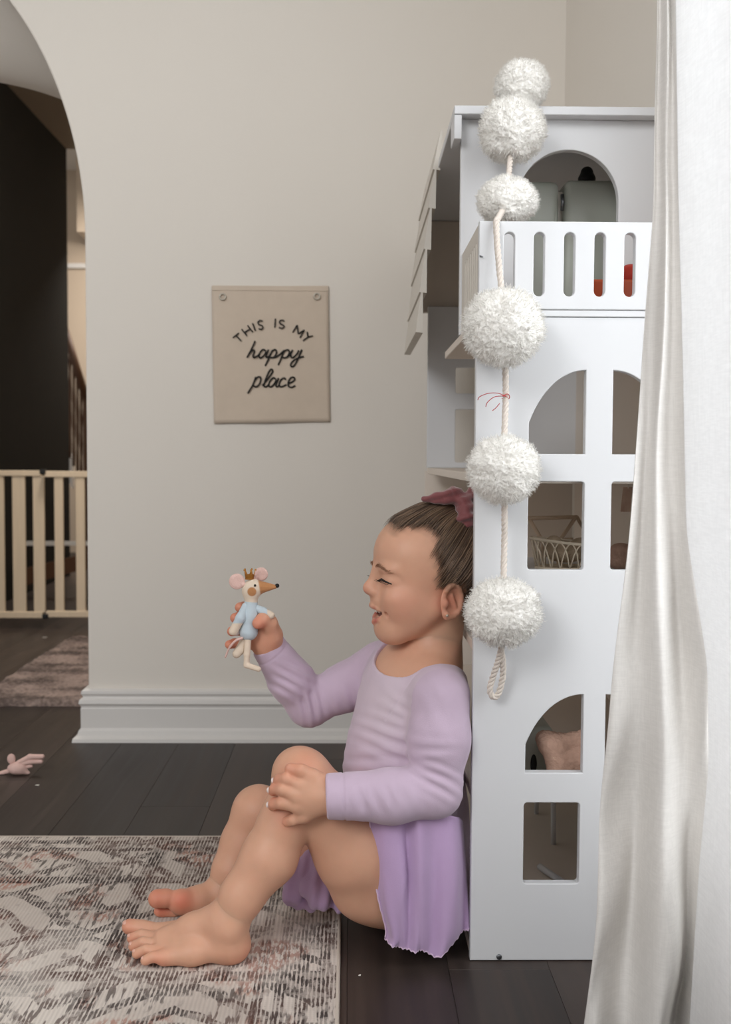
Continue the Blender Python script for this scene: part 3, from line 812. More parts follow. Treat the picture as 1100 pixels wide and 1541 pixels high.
for i in range(20):
    a, b, c_ = RB[2*i], RT[(2*i+2) % 40], RB[(2*i+4) % 40]
    arc = [a*(1-t)+c_*t+(b-(a+c_)/2)*math.sin(math.pi*t)**0.6*[1, 1, 0.98] for t in np.linspace(0, 1, 9)]
    MB().tube(arc, 0.0011, 5).build('stake', M['rattan'], bk, True)
pl = SDF().ell(bc+[0.0, 0, 0.022], (0.030, 0.02, 0.014)).ell(bc+[-0.018, -0.004, 0.036], (0.012, 0.011, 0.011)).ell(bc+[0.022, 0, 0.034], (0.014, 0.012, 0.010))
tag(sdf_obj('plush_toy', pl, 0.0016, M['plush']), 'small beige plush toy lying inside the rattan basket', 'toy')
sw = empty('toy_swing_frame', (0.30, 1.60, zp), 'wooden trapezoid toy frame standing behind the rattan basket', 'toy')
fr = lambda x_, y_, Y_=1.59: W(x_, y_, Y_)
MB().tube([fr(794, 780), fr(868, 778)], 0.0030, 8).build('top_bar', M['toywood'], sw, True)
MB().tube([fr(866, 779), fr(841, 815), (fr(841, 815)[0], 1.59, zp)], 0.0030, 8).build('leg', M['toywood'], sw, True)
MB().tube([fr(797, 782), fr(817, 815), (fr(817, 815)[0], 1.59, zp)], 0.0030, 8).build('leg', M['toywood'], sw, True)
MB().tube([fr(812, 814), fr(862, 812)], 0.0030, 8).build('seat_bar', M['toywood'], sw, True)
MB().tube([fr(868, 778), fr(880, 800, 1.66)*1, np.array([fr(880, 800, 1.66)[0], 1.66, zp])], 0.0028, 8).build('leg', M['toywood'], sw, True)
a = W(940, 842, 1.50)
pz = SDF().ell(np.array([a[0], 1.50, zp+0.017]), (0.028, 0.022, 0.017)).ell(np.array([a[0]-0.008, 1.49, zp+0.030]), (0.016, 0.014, 0.010), k=0.006)
tag(sdf_obj('plush_animal', pz, 0.0016, M['teddy']), 'tan plush lump seen in the window slit beside the curtain', 'toy')
a = W(941, 727, 1.45)
pn = empty('hanging_pennant', a, 'narrow floral pennant hanging in the window slit beside the curtain', 'pennant')
zc = 0.613
MB().tube([(a[0]+0.004, 1.45, zc), (a[0]+0.004, 1.45, float(W(941, 735, 1.45)[2]))], 0.0006, 6).build('string', M['rope'], pn)
MB().prism([W(938, 733, 1.45), W(952, 733, 1.45), W(949, 770, 1.45), W(934, 770, 1.45)], (0, 0.002, 0)).build('cloth', M['print'], pn, bevel=0.0004, seg=1)
# lower storeys
zf = 0.219
a = W(779, 1070, 1.62); b = W(816, 1070, 1.62)
fg = empty('toy_cooler', (b[0]-0.03, 1.47, zf), 'rounded cream toy fridge with a black oval handle on the first storey', 'toy')
a = W(780, 1100, 1.42); b = W(836, 1100, 1.42)
MB().box((a[0], 1.42, zf), (b[0], 1.52, a[2]+0.004)).build('body', M['toygrey'], fg, True, 0.012, 4)
h_ = W(803, 1150, 1.419)
sdf_obj('handle', SDF().ell(h_, (0.0045, 0.002, 0.014)), 0.0008, M['black'], fg)
ch = empty('toy_armchair', W(850, 1165, 1.375), 'fuzzy brown-pink toy cushion chair behind the lower arched window', 'toy furniture')
e = SDF()
e.fun(lambda x, y, z: 0*x+0*y+0*z+1, (0, 0, 0), (0, 0, 0))
e = SDF()
a = W(825, 1115, 1.375); b = W(890, 1113, 1.375); c_ = W(890, 1170, 1.375); d_ = W(845, 1170, 1.375)
for (p_, q_) in ((a, b), (b, c_), (c_, d_), (d_, a), (a, c_), (b, d_), ((a+d_)/2, (b+c_)/2)): e.cap(p_+[0.006, 0.01, -0.006], q_+[-0.004, 0.01, 0], 0.011, k=0.012)
v_, f_ = e.surf(0.0018); v_[:, 2] = np.maximum(v_[:, 2], zf+0.004)
nn = vnormals(v_, f_); v_ = v_+nn*np.array([0.0012*noise.noise(Vector(p*260)) for p in v_])[:, None]
mesh_np('cushion', v_, f_, M['teddy'], ch)
MB().tube([W(829, 1125, 1.375), np.array([W(843, 1168, 1.375)[0], 1.375, zf])], 0.003, 8).build('leg', M['toywood'], ch, True)
tb = empty('toy_table', (0.3, 1.78, 0.014), 'white toy table with a straight leg on the lowest storey', 'toy furniture')
a = W(832, 1215, 1.71); f0 = W(833, 1271, 1.71)
MB().tube([np.array([a[0], 1.71, 0.12]), np.array([f0[0], 1.71, 0.014])], 0.0042, 10).build('leg', M['house'], tb, True)
MB().tube([np.array([a[0]+0.12, 1.71, 0.12]), np.array([a[0]+0.12, 1.71, 0.014])], 0.0042, 10).build('leg', M['house'], tb, True)
MB().tube([np.array([a[0], 1.86, 0.12]), np.array([a[0], 1.86, 0.014])], 0.0042, 10).build('leg', M['house'], tb, True)
MB().tube([np.array([a[0]+0.12, 1.86, 0.12]), np.array([a[0]+0.12, 1.86, 0.014])], 0.0042, 10).build('leg', M['house'], tb, True)
MB().box((a[0]-0.03, 1.68, 0.12), (a[0]+0.15, 1.89, 0.132)).build('table_top', M['toygrey'], tb, bevel=0.003)
a = W(812, 1309, 1.60); b = W(852, 1336, 1.53)
o = MB().tube([np.array([a[0], 1.60, 0.0195]), np.array([b[0], 1.53, 0.0195])], 0.005, 10).build('white_toy_stick', M['house'], None, True)
tag(o, 'white rounded toy stick lying on the lowest dollhouse floor', 'toy')

# ================================================================= GARLAND
gl = empty('pompom_garland', W(757, 1050, 1.29), 'white woolly pompom garland on twisted rope hanging down the dollhouse', 'garland')
def pompom_mesh(seed):
    rg = np.random.default_rng(seed); N = 5200
    def rad(d):
        return 0.945+0.080*np.array([noise.noise(Vector(p*2.3+seed)) for p in d])+0.050*np.array([noise.noise(Vector(p*8.5+seed)) for p in d])+0.030*np.array([noise.noise(Vector(p*19+seed)) for p in d])
    d = rg.normal(size=(N, 3)); d /= np.linalg.norm(d, axis=1)[:, None]
    side = np.cross(d, rg.normal(size=(N, 3))); side /= np.linalg.norm(side, axis=1)[:, None]
    s2 = np.cross(d, side); R = rad(d)[:, None]
    curl = rg.normal(size=(N, 1))*0.035; ln = 0.04+0.10*rg.random((N, 1))**1.5
    cen = [d*(R-0.02), d*(R+ln*0.6)+side*curl*0.6, d*(R+ln)+side*curl*1.8+s2*curl*0.6]
    v = []
    for c_, w_ in zip(cen, [0.0065, 0.0055, 0.003]):
        for k in range(3):
            a = 2*math.pi*k/3; v.append(c_+w_*(math.cos(a)*side+math.sin(a)*s2))
    v = np.stack(v, 1); f = []
    for s in range(2):
        for k in range(3): f.append([s*3+k, s*3+(k+1) % 3, s*3+3+(k+1) % 3, s*3+3+k])
    f = np.array(f)[None]+(np.arange(N)*9)[:, None, None]
    sd = SDF().ell((0, 0, 0), (1, 1, 1)); cv, cf = sd.surf(0.030)
    cd = cv/np.linalg.norm(cv, axis=1)[:, None]; cv = cd*rad(cd)[:, None]
    return np.concatenate([v.reshape(-1, 3), cv]), np.concatenate([f.reshape(-1, 4), cf+N*9])
poms = [((785, 130), 1.53, 0.0375, (1, 1, 0.94)), ((771, 196), 1.485, 0.0455, (1, 1, 0.97)), ((763, 303), 1.405, 0.0385, (1.02, 1, 0.82)),
        ((757, 493), 1.283, 0.0480, (1, 1, 0.97)), ((758, 707), 1.287, 0.0435, (1, 1, 0.95)), ((758, 921), 1.286, 0.0455, (1, 1, 0.92))]
for i, ((px, py), Y, r, s) in enumerate(poms):
    V, Fc = pompom_mesh(i*3.7+1 if False else i+1)
    V = V*r*np.array(s)*1.02+W(px, py, Y-0.002)
    mesh_np('pompom', V, Fc, M['yarn'], gl)
def rope(pts, r, name='rope', turns=160):
    P = cat_rom(pts, 24); P = np.array(P); seg = np.r_[0, np.cumsum(np.linalg.norm(np.diff(P, axis=0), axis=1))]
    n = int(seg[-1]/0.0022); t = np.linspace(0, seg[-1], n)
    P = np.stack([np.interp(t, seg, P[:, k]) for k in range(3)], 1)
    T = np.gradient(P, axis=0); T /= np.linalg.norm(T, axis=1)[:, None]
    up = np.array([0, 1.0, 0]); U_ = up-T*(T@up)[:, None]; U_ /= np.linalg.norm(U_, axis=1)[:, None]; B_ = np.cross(T, U_)
    mb = MB()
    for k in range(3):
        a = 2*math.pi*(t/0.020)+2*math.pi*k/3
        mb.tube(P+0.5*r*(np.cos(a)[:, None]*U_+np.sin(a)[:, None]*B_), r*0.56, 6)
    mb.build(name, M['rope'], gl, True)
rp = [W(783, 140, 1.52), W(771, 196, 1.485), W(768, 235, 1.47), W(766, 262, 1.45), W(762, 303, 1.41), W(750, 328, 1.345), W(747, 334, 1.3235), W(748, 365, 1.318), W(752, 410, 1.312), W(755, 440, 1.305), W(757, 493, 1.29),
      W(760, 545, 1.289), W(761, 600, 1.30), W(759, 655, 1.292), W(758, 707, 1.29), W(759, 760, 1.29), W(759, 815, 1.30), W(758, 870, 1.29), W(758, 921, 1.29), W(755, 968, 1.29),
      W(751, 990, 1.30), W(742, 1018, 1.312), W(737, 1038, 1.316), W(742, 1049, 1.318), W(750, 1044, 1.318), W(756, 1022, 1.314), W(757, 1000, 1.305), W(754, 978, 1.295)]
rope(rp, 0.0040)
mb = MB()
for pts in ([(764, 598), (750, 592), (735, 592), (722, 597), (719, 602)], [(762, 596), (745, 597), (734, 605), (731, 612)], [(756, 596), (764, 593), (767, 598), (762, 602), (755, 599)], [(752, 607), (746, 614), (741, 618)]):
    mb.tube(cat_rom([W(a, b, 1.293+0.002*i) for i, (a, b) in enumerate(pts)], 6), 0.0005, 5)
mb.build('red_thread', M['redthread'], gl, True)

# ================================================================= CURTAINS
def curtain(name, rows, Lx, Rx, yfun, mat_, label, nu=120, nv=120, wr=0.0):
    v = []; f = []
    pys = np.linspace(rows[0], rows[-1], nv+1)
    for py in pys:
        l = np.interp(py, rows, Lx); r = np.interp(py, rows, Rx)
        for i in range(nu+1):
            u = i/nu; Y = yfun(u, py)
            p = W(l+(r-l)*u, py, Y)
            if wr: p = p+np.array([0, wr*(0.4+1.6*max(0, min(1, (py-850)/500)))*noise.noise(Vector((u*3.2+(py-900)*0.0028, (py-900)*0.0035-u*1.5, 3.3))), 0])
            p[2] = max(p[2], 0.002+0.004*abs(math.sin(u*40))); p[0] = min(p[0], XW-0.01)
            v.append(p)
    for j in range(nv):
        for i in range(nu): a = j*(nu+1)+i; f.append((a, a+nu+1, a+nu+2, a+1))
    o = mesh_np(name, lap(np.array(v), np.array(f), 2), f, mat_); md = o.modifiers.new('s', 'SOLIDIFY'); md.thickness = 0.0008
    tag(o, label, 'curtain'); return o
rows = [-900, -60, 300, 560, 800, 1000, 1150, 1300, 1420, 1541, 1640]
def yA(u, py):
    k = np.interp(py, [-900, 0, 800, 1541], [0.003, 0.004, 0.009, 0.020]); ph = np.interp(py, [0, 700, 1100, 1541], [0, 0.15, 0.6, 1.15])
    return 1.135-0.03*u+k*math.sin(2*math.pi*(2.3*u)-ph*3.0)+0.15*k*math.sin(2*math.pi*4.1*u+py*0.004)
curtain('linen_curtain', rows, [992, 990, 984, 966, 946, 926, 912, 899, 886, 873, 866], [1026, 1026, 1040, 1050, 1056, 1085, 1082, 1074, 1070, 1066, 1066], yA, M['linen'],
        'cream linen curtain with loose folds falling to the floor before the dollhouse', wr=0.026)
def yB(u, py):
    k = np.interp(py, [0, 1541], [0.007, 0.004])
    return 1.06-0.24*u+k*math.sin(2*math.pi*2.0*u+0.4)
curtain('sheer_curtain', rows, [1014, 1015, 1020, 1027, 1032, 1064, 1066, 1052, 1044, 1037, 1034], [1190]*11, yB, M['sheer'],
        'bright white sheer curtain panel at the window, right edge of the picture')


# ================================================================= PERSON
person = empty('person', W(560, 1410, 1.42), 'child in lavender leotard and skirt sitting on the floor against the dollhouse', 'person')
def sm(x, a, b):
    t = np.clip((x-a)/(b-a), 0, 1); return t*t*(3-2*t)
TA = math.radians(27)      # chest turned a little towards the viewer
tf = np.array([-math.cos(TA), -math.sin(TA), 0]); tl_ = np.array([math.sin(TA), -math.cos(TA), 0]); tu = np.array([0, 0, 1.0])
lean = math.radians(4)
MT = np.array([tf, tl_, tu])
# ---- head local frame (units: picture pixels at the head's distance)
HY = 1.432; HC = W(650, 860, HY); HU = HY/FPX
TH_ = math.radians(11)
hf = np.array([-math.cos(TH_), -math.sin(TH_), 0]); hl = np.array([math.sin(TH_), -math.cos(TH_), 0])
MH = np.array([hf, hl, tu])
def H(a, b, c): return HC+HU*(a*hf+b*hl+c*tu)
def Hloc(v): d = (v-HC)/HU; return d@hf, d@hl, d@tu

def torso(S, g=0.0):
    S.ell(W(622, 1060, 1.437), (0.066+g, 0.093+g, 0.088+g), MT, k=0.03)
    S.ell(W(604, 1150, 1.437), (0.074+g, 0.086+g, 0.085+g), MT, k=0.04)
    S.ell(W(612, 1230, 1.437), (0.080+g, 0.090+g, 0.085+g), MT, k=0.04)
    S.ell(W(628, 1317, 1.437), (0.074+g, 0.095+g, 0.070+g), MT, k=0.04)
    S.cap(W(654, 992, 1.43), W(664, 1040, 1.36), 0.026+g, 0.028+g, k=0.03)
    S.cap(W(645, 985, 1.44), W(580, 1000, 1.52), 0.026+g, 0.028+g, k=0.03)
def arms(S, g=0.0):
    S.chain([W(663, 1048, 1.350), W(661, 1112, 1.337), W(655, 1190, 1.328)], [0.0350+g, 0.0345+g, 0.0295+g], k=0.015, k0=0.012)
    S.chain([W(655, 1190, 1.328), W(590, 1198, 1.314), W(500, 1198, 1.306)], [0.0295+g, 0.0300+g, 0.0255+g], k=0.012)
    S.chain([W(572, 1004, 1.525), W(520, 1034, 1.53), W(465, 1060, 1.53)], [0.034+g, 0.030+g, 0.0275+g], k=0.015, k0=0.014)
    S.chain([W(465, 1060, 1.53), W(437, 1022, 1.515), W(404, 972, 1.492)], [0.0275+g, 0.0285+g, 0.0215+g], k=0.012)
def neck(S):
    S.cap(W(661, 915, 1.432), W(649, 1000, 1.437), 0.0350, 0.0385, k=0.02)

# ---------------------------------------------------------------- legs
def legs(S):
    # near leg
    S.chain([W(600, 1318, 1.398), W(540, 1275, 1.378), W(500, 1226, 1.366), W(457, 1176, 1.356)], [0.062, 0.0585, 0.043, 0.0390], k=0.02, k0=0.03)
    S.ell(W(560, 1345, 1.385), (0.05, 0.045, 0.036), k=0.03)
    S.chain([W(457, 1176, 1.356), W(427, 1240, 1.346), W(405, 1290, 1.338), W(364, 1348, 1.328), W(343, 1393, 1.324)], [0.0385, 0.0325, 0.0355, 0.0275, 0.0230], k=0.010, k0=0.006)
    S.ell(W(448, 1158, 1.352), (0.030, 0.030, 0.028), k=0.015)
    # far leg
    S.chain([W(600, 1310, 1.49), W(500, 1270, 1.50), W(390, 1222, 1.505)], [0.060, 0.052, 0.0370], k=0.02, k0=0.03)
    S.chain([W(388, 1222, 1.505), W(368, 1270, 1.50), W(350, 1310, 1.487), W(332, 1352, 1.48)], [0.0350, 0.0330, 0.0280, 0.0215], k=0.012)
def feet(S):
    # near foot, seen from its outer side
    S.chain([W(343, 1393, 1.324), W(347, 1417, 1.327)], [0.0228, 0.0235], k=0.012)
    S.ell(W(349, 1424, 1.328), (0.0215, 0.021, 0.0205), k=0.012)
    S.chain([W(333, 1383, 1.328), W(290, 1400, 1.336), W(246, 1411, 1.342)], [0.0235, 0.0195, 0.0125], k=0.012)
    S.chain([W(340, 1422, 1.321), W(290, 1433, 1.313), W(247, 1441, 1.310)], [0.019, 0.0145, 0.0105], k=0.012)
    S.cap(W(330, 1395, 1.346), W(243, 1403, 1.368), 0.016, 0.0125, k=0.012)
    S.cap(W(265, 1425, 1.325), W(243, 1428, 1.328), 0.0115, 0.0100, k=0.010)
    S.ell(W(346, 1404, 1.3055), (0.008, 0.006, 0.008), k=0.008)
    for (a, b, t, r0, r1) in (((240, 1403, 1.371), (214, 1397, 1.375), (195, 1394.5, 1.377), 0.0112, 0.0100),
                              ((236, 1412, 1.352), (213, 1407, 1.356), (199, 1412, 1.358), 0.0078, 0.0070),
                              ((237, 1422, 1.336), (215, 1418, 1.339), (201, 1424, 1.341), 0.0075, 0.0067),
                              ((240, 1432, 1.320), (220, 1429, 1.321), (206, 1435, 1.322), 0.0072, 0.0064),
                              ((247, 1441, 1.306), (230, 1440, 1.306), (219, 1445, 1.305), 0.0072, 0.0064)):
        S.chain([W(*a), W(*b), W(*t)], [r0, r0*0.96, r1], k=0.0012, k0=0.004)
    # far foot resting on its outer edge, sole towards the viewer
    S.chain([W(332, 1352, 1.48), W(335, 1372, 1.49)], [0.021, 0.021], k=0.012)
    S.chain([W(328, 1345, 1.478), W(296, 1356, 1.462), W(272, 1358, 1.452)], [0.0215, 0.0180, 0.0155], k=0.012)
    S.chain([W(330, 1372, 1.485), W(285, 1376, 1.470)], [0.018, 0.0125], k=0.012)
    S.ell(W(273, 1357, 1.449), (0.0170, 0.014, 0.0175), k=0.006)
    S.chain([W(268, 1353, 1.452), W(249, 1352, 1.449), W(237, 1352.5, 1.447)], [0.0105, 0.0125, 0.0128], k=0.003)
    S.chain([W(262, 1371, 1.460), W(246, 1371, 1.457), W(240, 1371, 1.455)], [0.009, 0.0078, 0.0078], k=0.002)
    S.chain([W(268, 1378, 1.466), W(254, 1380, 1.463), W(249, 1380, 1.462)], [0.008, 0.0072, 0.0070], k=0.002)

# ---------------------------------------------------------------- hands
def near_hand(S):
    wr = W(500, 1198, 1.306)
    kn = [(452, 1180, 1.303), (447, 1197, 1.300), (449, 1213, 1.3015), (458, 1227, 1.306)]
    S.cap(W(535, 1198, 1.309), wr, 0.0205, 0.0210, k=0.01)
    for p in kn: S.cap(wr+(W(*p)-wr)*0.15, W(*p), 0.0145, 0.0098, k=0.009)
    S.cap(W(480, 1192, 1.312), W(465, 1205, 1.312), 0.014, 0.013, k=0.01)
    fs = [[kn[0], (431, 1172, 1.303), (421, 1173, 1.311), (417, 1176, 1.318)], [kn[1], (425, 1188, 1.3005), (414, 1187, 1.310), (411, 1190, 1.318)],
          [kn[2], (424, 1208, 1.3020), (413, 1209, 1.312), (410, 1212, 1.320)], [kn[3], (441, 1234, 1.3065), (433, 1236, 1.313), (430, 1237, 1.320)]]
    for i, c in enumerate(fs):
        r = 0.0079 if i < 3 else 0.0070
        S.chain([W(*p) for p in c], [r*1.08, r, r*0.92, r*0.84], k=0.0016, k0=0.004)
    S.chain([W(486, 1180, 1.312), W(470, 1169, 1.306), W(453, 1160, 1.304), W(437, 1157, 1.308)], [0.0120, 0.0100, 0.0084, 0.0074], k=0.003, k0=0.010)
def far_hand(S):
    wr = W(404, 972, 1.492)
    S.cap(W(425, 1003, 1.505), wr, 0.0190, 0.0195, k=0.01)
    S.cap(wr, W(392, 947, 1.486), 0.0205, 0.0185, k=0.01)
    S.cap(W(400, 966, 1.483), W(388, 955, 1.487), 0.016, 0.015, k=0.01)
    S.chain([W(409, 955, 1.477), W(404, 938, 1.466), W(396, 932, 1.456), W(388, 938, 1.450)], [0.0155, 0.0120, 0.0090, 0.0078], k=0.005, k0=0.01)
    for c, r in (([(393, 936, 1.490), (376, 920, 1.491), (366, 914, 1.484), (361, 914, 1.475)], 0.0082), ([(390, 946, 1.492), (370, 932, 1.493), (360, 929, 1.486), (354, 930, 1.477)], 0.0084),
                 ([(388, 957, 1.492), (367, 949, 1.493), (356, 948, 1.486), (349, 950, 1.477)], 0.0080), ([(389, 969, 1.489), (366, 969, 1.490), (353, 968, 1.484), (345, 970, 1.476)], 0.0072)):
        S.chain([W(*p) for p in c], [r*1.1, r, r*0.95, r*0.86], k=0.002, k0=0.005)

# ---------------------------------------------------------------- head
def head(S, ear=True):
    u = HU
    E = lambda c, r, k=12, op='u': S.ell(H(*c), np.array(r)*u, MH, k*u, op)
    C = lambda a, b, ra, rb, k=8, op='u': S.cap(H(*a), H(*b), ra*u, rb*u, k*u, op)
    E((-14, 0, 22), (86, 71, 82), 0)
    E((40, 0, 26), (49, 60, 54), 20)
    E((36, 0, -30), (48, 54, 60), 24)
    E((56, 0, -50), (33, 36, 32), 18)
    E((65, 0, -87), (22, 25, 19), 18)
    E((34, 0, -68), (42, 38, 26), 20)
    for s in (1, -1):
        C((58, s*17, -84), (6, s*45, -50), 16.5, 14, 24)
        E((50, s*33, -42), (31, 23, 25), 16)
        E((68, s*27, 8), (17, 22, 9), 12)          # brow
    # eye hollows, lids
    for s in (1, -1):
        E((99, s*30, -9), (15, 17, 8), 12, 's')
        E((66, s*29, -9), (17.5, 19, 13), 6)
    # nose
    C((84, 0, 2), (95, 0, -20), 7.5, 7.5, 14)
    E((96, 0, -24), (9.5, 9.5, 8.5), 9)
    for s in (1, -1): E((89, s*9, -28), (8, 6.5, 6.5), 6)
    # muzzle and mouth
    E((82, 0, -42), (11, 18, 10), 10)
    for s in (1, -1): E((56, s*37, -33), (25, 16, 15), 10)
    for s in (1, -1):
        C((90, 0, -61.5), (85, s*15, -60.5), 9, 7, 3, 's'); C((85, s*15, -60.5), (78, s*25, -57), 7, 2.0, 3, 's')
    ul = [(76.5, -27, -54), (85.5, -17, -52.5), (91.5, -5, -49.5), (91.5, 5, -49.5), (85.5, 17, -52.5), (76.5, 27, -54)]
    ll = [(76.5, -26.5, -56.5), (83.5, -16, -69), (87.5, 0, -74), (83.5, 16, -69), (76.5, 26.5, -56.5)]
    ur = [2.2, 3.4, 4, 4, 3.4, 2.2]; lr = [2.2, 4.2, 4.8, 4.2, 2.2]
    for i in range(5): C(ul[i], ul[i+1], ur[i], ur[i+1], 3)
    for i in range(4): C(ll[i], ll[i+1], lr[i], lr[i+1], 3)
    for s in (1, -1):
        E((75, s*33, -58), (4, 3, 4), 6, 's')
    if ear:
        for s in (1, -1):
            n = np.array([0.35*s*0+0.0, s, 0.0])
            # local ear axes: plate stands off at the back
            ang = math.radians(24)*s
            ax = math.cos(ang)*hf+math.sin(ang)*hl*1.0
            nn = -math.sin(ang)*hf+math.cos(ang)*hl
            tilt = math.radians(12)
            e1 = math.cos(tilt)*ax+math.sin(tilt)*tu*0.6; e1 /= np.linalg.norm(e1)
            e3 = np.cross(e1, nn); e3 /= np.linalg.norm(e3)
            if e3[2] < 0: e3 = -e3
            Me = np.array([e1, nn, e3])
            c = H(-11, s*67, -36)
            S.ell(c, np.array((20, 5, 27))*u, Me, 5*u)
            S.ell(c-e3*19*u+e1*5*u, np.array((8, 5, 9))*u, Me, 5*u)
            S.ell(c+s*nn*s*0+nn*s*s*0+(nn*(1))*5*u+e1*1*u-e3*1*u, np.array((13, 5.5, 18))*u, Me, 3*u, 's')
            rim = [c+(math.cos(t)*e1*17+math.sin(t)*e3*23)*u+nn*3.0*u for t in np.linspace(math.radians(35), math.radians(300), 12)]
            for i in range(11): S.cap(rim[i], rim[i+1], 3.6*u, 3.6*u, 2*u)
            S.cap(c+(e1*2+e3*8)*u+nn*1.5*u, c+(-e1*8-e3*8)*u+nn*1.5*u, 3.2*u, 3.0*u, 3*u)   # antihelix
            S.ell(c+(e1*12-e3*4)*u+nn*2*u, np.array((5, 4, 6))*u, Me, 3*u)               # tragus

poly = np.array([(66, 66), (50, 73), (20, 70), (2, 50), (12, 28), (2, 10), (6, -10), (-3, -17), (-16, -8), (-30, -12), (-38, -40), (-42, -72), (-60, -84), (-130, -84), (-130, 130), (72, 130)], float)
def poly_sd(a, c):
    d = np.full(np.broadcast(a, c).shape, 1e9); ins = np.zeros(d.shape, bool)
    n = len(poly)
    for i in range(n):
        p, q = poly[i], poly[(i+1) % n]; e = q-p
        wx, wy = a-p[0], c-p[1]; t = np.clip((wx*e[0]+wy*e[1])/(e@e), 0, 1)
        d = np.minimum(d, (wx-t*e[0])**2+(wy-t*e[1])**2)
        cnd = ((p[1] <= c) & (q[1] > c)) | ((q[1] <= c) & (p[1] > c))
        with np.errstate(divide='ignore', invalid='ignore'):
            xi = p[0]+(c-p[1])/(q[1]-p[1] if q[1] != p[1] else 1e-9)*e[0]
        ins ^= cnd & (a < xi)
    return np.where(ins, -1, 1)*np.sqrt(d)
# ---- skin colours
def skin_col(v):
    base = np.array(lin((214, 165, 138))); c = np.tile(base, (len(v), 1))
    a, b, cc = Hloc(v)
    inh = (np.abs(a) < 130) & (cc > -125)
    def blob(P, r, col, amt):
        nonlocal c
        w_ = np.exp(-((v-P)**2).sum(1)/(r*r))*amt; c = c*(1-w_[:, None])+np.array(lin(col))*w_[:, None]
    for s in (1, -1):
        blob(H(58, s*48, -38), 0.026, (214, 140, 118), 0.35)
        blob(H(-9, s*72, -36), 0.022, (214, 128, 104), 0.55)
    blob(H(102, 0, -26), 0.010, (222, 140, 120), 0.4)
    scalp = sm(-poly_sd(a, cc)+2.5*np.sin(cc*0.35)*np.sin(a*0.3), -14, 6)*(cc > -90)*0.8
    c = c*(1-scalp[:, None])+np.array(lin((128, 100, 80)))*scalp[:, None]
    # lips
    lipd = np.full(len(v), 1.0)
    ul = [(76.5, -27, -54), (85.5, -17, -52.5), (92, -5, -49.5), (92, 5, -49.5), (85.5, 17, -52.5), (76.5, 27, -54)]
    ll = [(76.5, -26.5, -56.5), (83.5, -16, -69), (88, 0, -74), (83.5, 16, -69), (76.5, 26.5, -56.5)]
    for L_, rr in ((ul, 3.4), (ll, 4.6)):
        for i in range(len(L_)-1):
            A_, B_ = H(*L_[i]), H(*L_[i+1]); ab = B_-A_; t = np.clip(((v-A_)@ab)/(ab@ab), 0, 1)
            lipd = np.minimum(lipd, np.linalg.norm(v-A_-t[:, None]*ab, axis=1)-rr*HU)
    w_ = (1-sm(lipd, -0.0004, 0.0010))*0.8*(1-sm(np.abs(b), 17, 23)); c = c*(1-w_[:, None])+np.array(lin((188, 98, 90)))*w_[:, None]
    # mouth inside
    q = ((a-74)/12)**2+(b/24)**2+((cc+60)/7.5)**2
    w_ = (1-sm(q, 0.8, 1.3))*0.9*(a < 82); c = c*(1-w_[:, None])+np.array(lin((96, 38, 34)))*w_[:, None]
    # fingers, toes, knees, heels
    for p, r, amt in (((421, 1175, 1.312), 0.014, .4), ((414, 1190, 1.312), 0.014, .4), ((413, 1210, 1.313), 0.014, .4), ((433, 1236, 1.314), 0.012, .4), ((440, 1158, 1.306), 0.014, .4),
                      ((388, 938, 1.450), 0.012, .8), ((361, 914, 1.476), 0.012, .7), ((354, 930, 1.477), 0.012, .7), ((349, 950, 1.477), 0.012, .7), ((345, 970, 1.476), 0.012, .7), ((400, 960, 1.48), 0.03, .3),
                      ((237, 1352, 1.445), 0.016, .9), ((273, 1357, 1.44), 0.018, .9), ((243, 1372, 1.45), 0.014, .8),
                      ((192, 1394, 1.377), 0.012, .6), ((199, 1414, 1.358), 0.010, .5), ((201, 1426, 1.344), 0.010, .5), ((206, 1437, 1.33), 0.010, .5), ((219, 1447, 1.316), 0.010, .5),
                      ((240, 1448, 1.305), 0.014, .5), ((355, 1440, 1.325), 0.020, .5), ((463, 1140, 1.32), 0.02, .3)):
        blob(W(*p), r, (216, 124, 98), amt)
    return c

parts_v = []; parts_f = []; off = 0
def addp(v, f):
    global off
    parts_v.append(v); parts_f.append(f+off); off += len(v)
B0 = SDF(); torso(B0, -0.003); arms(B0, -0.0045); neck(B0); legs(B0)
v, f = B0.surf(0.0024, smooth=4); addp(v, f)
HS = SDF(); head(HS); HS.cap(W(661, 915, 1.432), W(649, 1000, 1.437), 0.0355, 0.0390, k=0.008)
v, f = HS.surf(0.0011, smooth=3); addp(v, f)
FS = SDF(); feet(FS)
FS.chain([W(364, 1348, 1.328), W(343, 1393, 1.324)], [0.0276, 0.0231], k=0.012); FS.chain([W(350, 1310, 1.487), W(332, 1352, 1.48)], [0.0282, 0.0217], k=0.012)
v, f = FS.surf(0.0010, smooth=1); v[:, 2] = np.maximum(v[:, 2], RZ+0.0005); addp(v, f)
for fn in (near_hand, far_hand):
    S = SDF(); fn(S); v, f = S.surf(0.0008, smooth=2); addp(v, f)
BV = np.concatenate(parts_v); BF = np.concatenate(parts_f)
BV[:, 2] = np.maximum(BV[:, 2], 0.0015)
mesh_np('body', BV, BF, M['skin'], person, True, skin_col(BV))

